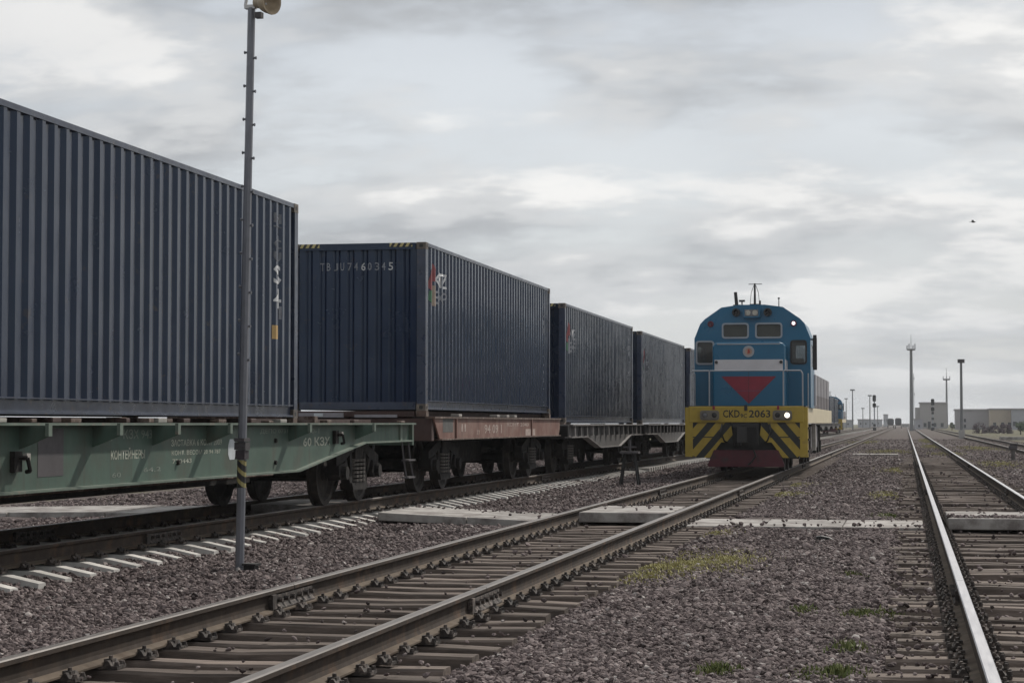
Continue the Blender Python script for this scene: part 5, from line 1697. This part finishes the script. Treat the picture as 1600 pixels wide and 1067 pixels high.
# colour-light signals
def signal(px, zc, top, label, bands):
    x, y = far_pos(px, zc)
    e_ = empty('railway_signal', (x, y, -0.05), label, 'signal', 'two-headed colour light signals')
    h = Z_at(top, zc) + 0.05
    MB().cyl((0, 0, 0), (0, 0, h - 0.2), 0.15, 0.12, 10).build('shaft', LRAIL, e_)
    for k, (z0, z1) in enumerate(((h - 1.35, h), (h - 2.6, h - 1.75))):
        hd = MB().prism(rrect(-0.36, 0.36, z0, z1, 0.2), 1, -0.3, -0.1).build('signal_head', BLACKM, e_)
        for j in range(2):
            MB().cyl((0, -0.30, z0 + 0.3 + j * 0.45), (0, -0.46, z0 + 0.3 + j * 0.45), 0.14, 0.14, 10).build('hood', BLACKM, hd)
    for zf in bands:
        B(-0.26, 0.26, -0.20, -0.16, h * zf, h * zf + 0.5).build('number_plate', BLACKM if zf < 0.62 else LWHITE, e_)
    B(-0.35, 0.35, -0.3, 0.3, 0, 0.7).build('base', BLACKM, e_)
signal(1366, 420, 617, 'two-headed black railway signal on a pale post left of the telecom tower', (0.12,))
signal(1457, 420, 623, 'two-headed black railway signal standing in front of the grey block building', (0.15, 0.34, 0.52))

# buildings
def building(px0, px1, py_top, zc, depth, name, label, wall, cat='building', base=-0.1, roofm=None):
    x0, _ = far_pos(px0, zc); x1, _ = far_pos(px1, zc)
    yy = Y_at(zc, (x0 + x1) / 2)
    e_ = empty(name, ((x0 + x1) / 2, yy, base), label, cat)
    hw_ = (x1 - x0) / 2
    h = Z_at(py_top, zc) - base
    B(-hw_, hw_, 0, depth, 0, h).build('wall', wall, e_)
    B(-hw_ - 0.25, hw_ + 0.25, -0.25, depth + 0.25, h + 0.003, h + 0.35).build('roof', roofm or PINKWALL, e_)
    return e_, hw_, h
def windows(e_, xs, zs, ww, wh):
    for x in xs:
        for z in zs:
            wd = B(x - ww / 2, x + ww / 2, -0.06, -0.005, z, z + wh).build('window', WINDOWDK, e_)
            B(x - ww / 2 - 0.1, x + ww / 2 + 0.1, -0.14, -0.062, z - 0.12, z - 0.003).build('sill', PALEWALL, wd)
e_, hw_, h_ = building(1437, 1479, 630, 560, 14, 'block_building', 'plain grey block building behind the right-hand signal', GREYWALL, roofm=PINKWALL)
B(-hw_ - 1.3, -hw_ - 0.01, 1, 9, 0, h_ * 0.84).build('annex', GREYWALL, e_)
windows(e_, (-2.3, 0.4, 2.4), (0.6,), 0.8, 1.1)
B(-1.55, -0.75, -0.05, -0.004, 0.1, 2.1).build('door', WINDOWDK, e_)
e_, hw_, h_ = building(1493, 1548, 641, 480, 12, 'warehouse', 'long low mauve-grey warehouse on the right behind plum bushes', PINKWALL)
windows(e_, (-2.9, -2.0), (0.5, 1.9), 0.5, 0.8)
B(-3.9, -3.8, -0.06, -0.004, 0, h_).build('downpipe', GREYWALL, e_)
e_, hw_, h_ = building(1547, 1582, 640, 470, 12, 'warehouse', 'beige section of the low warehouse on the right', BEIGE)
windows(e_, (-1.6, 0.2, 1.8), (0.8,), 0.7, 1.0)
e_, hw_, h_ = building(1582, 1680, 640, 462, 12, 'warehouse', 'pale grey warehouse end running out of frame on the right', PALEWALL)
windows(e_, (-6.6, -5.2, -3.5), (1.0,), 0.8, 1.0)
e_, hw_, h_ = building(1428, 1441, 656, 520, 6, 'low_shed', 'low pale shed at the foot of the telecom tower', PALEWALL)
windows(e_, (0.2,), (0.6,), 0.5, 0.6)
for a, b_, t_, z_, lab in ((1340, 1358, 656, 700, 'low hazy mauve building behind the thin masts'), (1358, 1378, 656, 900, 'far pale building behind the two-headed signal'), (1380, 1387, 648, 950, 'faint pale far tower block'), (1308, 1332, 657, 700, 'low far hazy shed behind the distant locomotive'), (1408, 1420, 663, 800, 'low far dark shed left of the telecom tower')):
    e_, hw_, h_ = building(a, b_, t_, z_, 10, 'far_building', lab, PALEWALL if t_ < 660 else GREYWALL)
    windows(e_, (-hw_ * .5, hw_ * .4), (h_ * .4,), hw_ * .2, h_ * .25)
# dark parked freight wagons far away
def far_wagon(px0, px1, top, zc, label):
    x0, _ = far_pos(px0, zc); x1, y = far_pos(px1, zc)
    w_ = (x1 - x0) / 2
    h = Z_at(top, zc) - 1.2
    e_ = empty('goods_wagon', ((x0 + x1) / 2, y, 0), label, 'wagon', 'dark goods wagons far down the yard')
    B(-w_, w_, 0, 14, 1.25, 1.2 + h).build('body', mat('far_dark_wagon', (0.05, 0.052, 0.058), 0.7), e_)
    MB().prism([(-w_, 1.203 + h), (w_, 1.203 + h), (w_ * .6, 1.5 + h), (-w_ * .6, 1.5 + h)], 1, -0.1, 14.1).build('roof', FARMETAL, e_)
    B(-w_ * .8, w_ * .8, 0.3, 13.7, 0.95, 1.247).build('frame', BLACKM, e_)
    for s_ in (-1, 1):
        for yy in (1.5, 3.3, 10.6, 12.4):
            MB().cyl((s_ * 0.72, yy, 0.48), (s_ * 0.86, yy, 0.48), 0.47, 0.47, 14).build('wheel', BLACKM, e_)
far_wagon(1386, 1396, 655, 560, 'left one of the two dark goods wagons left of the telecom tower')
far_wagon(1398, 1408, 654.5, 540, 'right one of the two dark goods wagons left of the telecom tower')

# bushes and trees on the right
def bush(px, zc, wpx, hpx, name, label, leafm, group, seed, trunk=False):
    r_ = random.Random(seed)
    x, y = far_pos(px, zc)
    wv, hv = wpx * zc / F_ / 2, hpx * zc / F_
    e_ = empty(name, (x, y, -0.05), label, 'tree' if trunk else 'bush', group)
    m = MB()
    base = hv * (0.25 if trunk else -0.1)
    clumps = [(r_.uniform(-.7, .7) * wv, r_.uniform(-.5, .5) * wv, base + r_.uniform(0.15, 0.85) * (hv - base), r_.uniform(.25, .45) * min(wv, hv)) for _ in range(14)]
    sz = max(0.10, 0.05 * max(wv, hv))
    for _ in range(900):
        cx, cy, cz, cr_ = r_.choice(clumps)
        d = Vector((r_.gauss(0, 1), r_.gauss(0, 1), r_.gauss(0, 1))).normalized() * cr_ * (r_.random() ** 0.4)
        p = Vector((cx, cy, cz)) + d
        p.z = max(0.05, p.z)
        a = Vector((r_.gauss(0, 1), r_.gauss(0, 1), r_.gauss(0, 1))).normalized() * sz
        c_ = a.orthogonal().normalized() * sz * 0.6
        m.add([p - a, p + c_, p + a, p - c_], [(0, 1, 2, 3)])
    me = bpy.data.meshes.new('crown'); me.from_pydata(m.v, [], m.f); me.materials.append(leafm)
    link('crown', me, e_)
    t_ = MB().cyl((0, 0, 0), (0, 0, hv * (0.55 if trunk else 0.3)), 0.035 * hv + 0.03, 0.02 * hv, 7)
    for a in range(5):
        an = r_.uniform(0, 6.28)
        t_.cyl((0, 0, hv * r_.uniform(.15, .45)), (math.cos(an) * wv * .5, math.sin(an) * wv * .3, hv * r_.uniform(.5, .8)), 0.015 * hv + .02, 0.01, 5)
    t_.build('trunk', BARK, e_)
for i, (px, zc, wpx, hpx, lab) in enumerate(((1529, 300, 22, 17, 'leftmost plum-coloured bush before the warehouse'), (1546, 310, 20, 15, 'plum bush second from the left before the warehouse'), (1561, 300, 18, 16, 'plum bush before the beige warehouse section'), (1574, 290, 18, 17, 'plum bush nearest the green tree on the right'))):
    bush(px, zc, wpx, hpx, 'bush', lab, LEAFP, 'plum-coloured bushes', 40 + i)
bush(1594, 270, 26, 22, 'tree', 'green bushy tree at the right edge before the warehouses', LEAFG, None, 50, True)
bush(1487, 420, 9, 13, 'tree', 'small green tree between grey block building and lamp mast', LEAFG, None, 51, True)
bush(1612, 255, 26, 17, 'bush', 'green bush cut by the right frame edge', LEAFG, None, 52)
# pale concrete kerb / platform edge on the far right
pl = B(8.6, 60, 148, 152, -0.05, 0.35).build('path', SLAB, None)
tag(pl, 'pale concrete strip across the grass at the right', None, None, 'structure')
pl2 = B(8.5, 60, 186, 190, -0.05, 0.30).build('path', SLAB, None)
tag(pl2, 'farther pale concrete strip across the grass at the right', None, None, 'structure')

# bird in the sky
bz = 160.0
bx, by = far_pos(1523, bz)
bird = empty('bird', (bx, by, Z_at(346, bz)), 'small dark bird flying in the sky above the right side', 'bird')
MB().lathe((0, 0, 0), (1, 0.3, 0), [(0.01, -0.18), (0.05, -0.10), (0.075, 0.0), (0.06, 0.08), (0.045, 0.13), (0.03, 0.18), (0.005, 0.21)], 10).prism([(-0.30, -0.05), (-0.30, 0.05), (-0.14, 0.02), (-0.14, -0.02)], 2, -0.01, 0.012).build('body', BIRD, bird, True)
for s_ in (-1, 1):
    m = MB().add([(0.08, s_ * 0.03, 0.02), (-0.08, s_ * 0.03, 0.02), (0.02, s_ * 0.20, 0.14), (-0.10, s_ * 0.20, 0.13), (-0.10, s_ * 0.42, 0.10), (-0.14, s_ * 0.40, 0.10),
                  (0.08, s_ * 0.03, 0.005), (-0.08, s_ * 0.03, 0.005), (0.02, s_ * 0.20, 0.128), (-0.10, s_ * 0.20, 0.12), (-0.10, s_ * 0.42, 0.095), (-0.14, s_ * 0.40, 0.095)],
                 [(0, 1, 3, 2), (2, 3, 5, 4), (6, 8, 9, 7), (8, 10, 11, 9), (0, 2, 8, 6), (2, 4, 10, 8), (1, 7, 9, 3), (3, 9, 11, 5), (4, 5, 11, 10), (0, 6, 7, 1)])
    m.build('wing', BIRD, bird)

# ------------------------------------------------------------------ thin summer haze over the yard
hz_m = bpy.data.materials.new('haze_air')
hz_m.use_nodes = True
hn_ = hz_m.node_tree
hn_.nodes.clear()
ho = hn_.nodes.new('ShaderNodeOutputMaterial')
hv = hn_.nodes.new('ShaderNodeVolumePrincipled')
hv.inputs['Color'].default_value = (0.90, 0.93, 0.97, 1)
hv.inputs['Density'].default_value = 0.00022
hn_.links.new(hv.outputs[0], ho.inputs['Volume'])
hb = B(-1850, 1850, -160, 2650, -1.2, 32.0).build('haze', hz_m)
tag(hb, 'thin pale haze over the far end of the yard', 'haze', None, 'stuff')
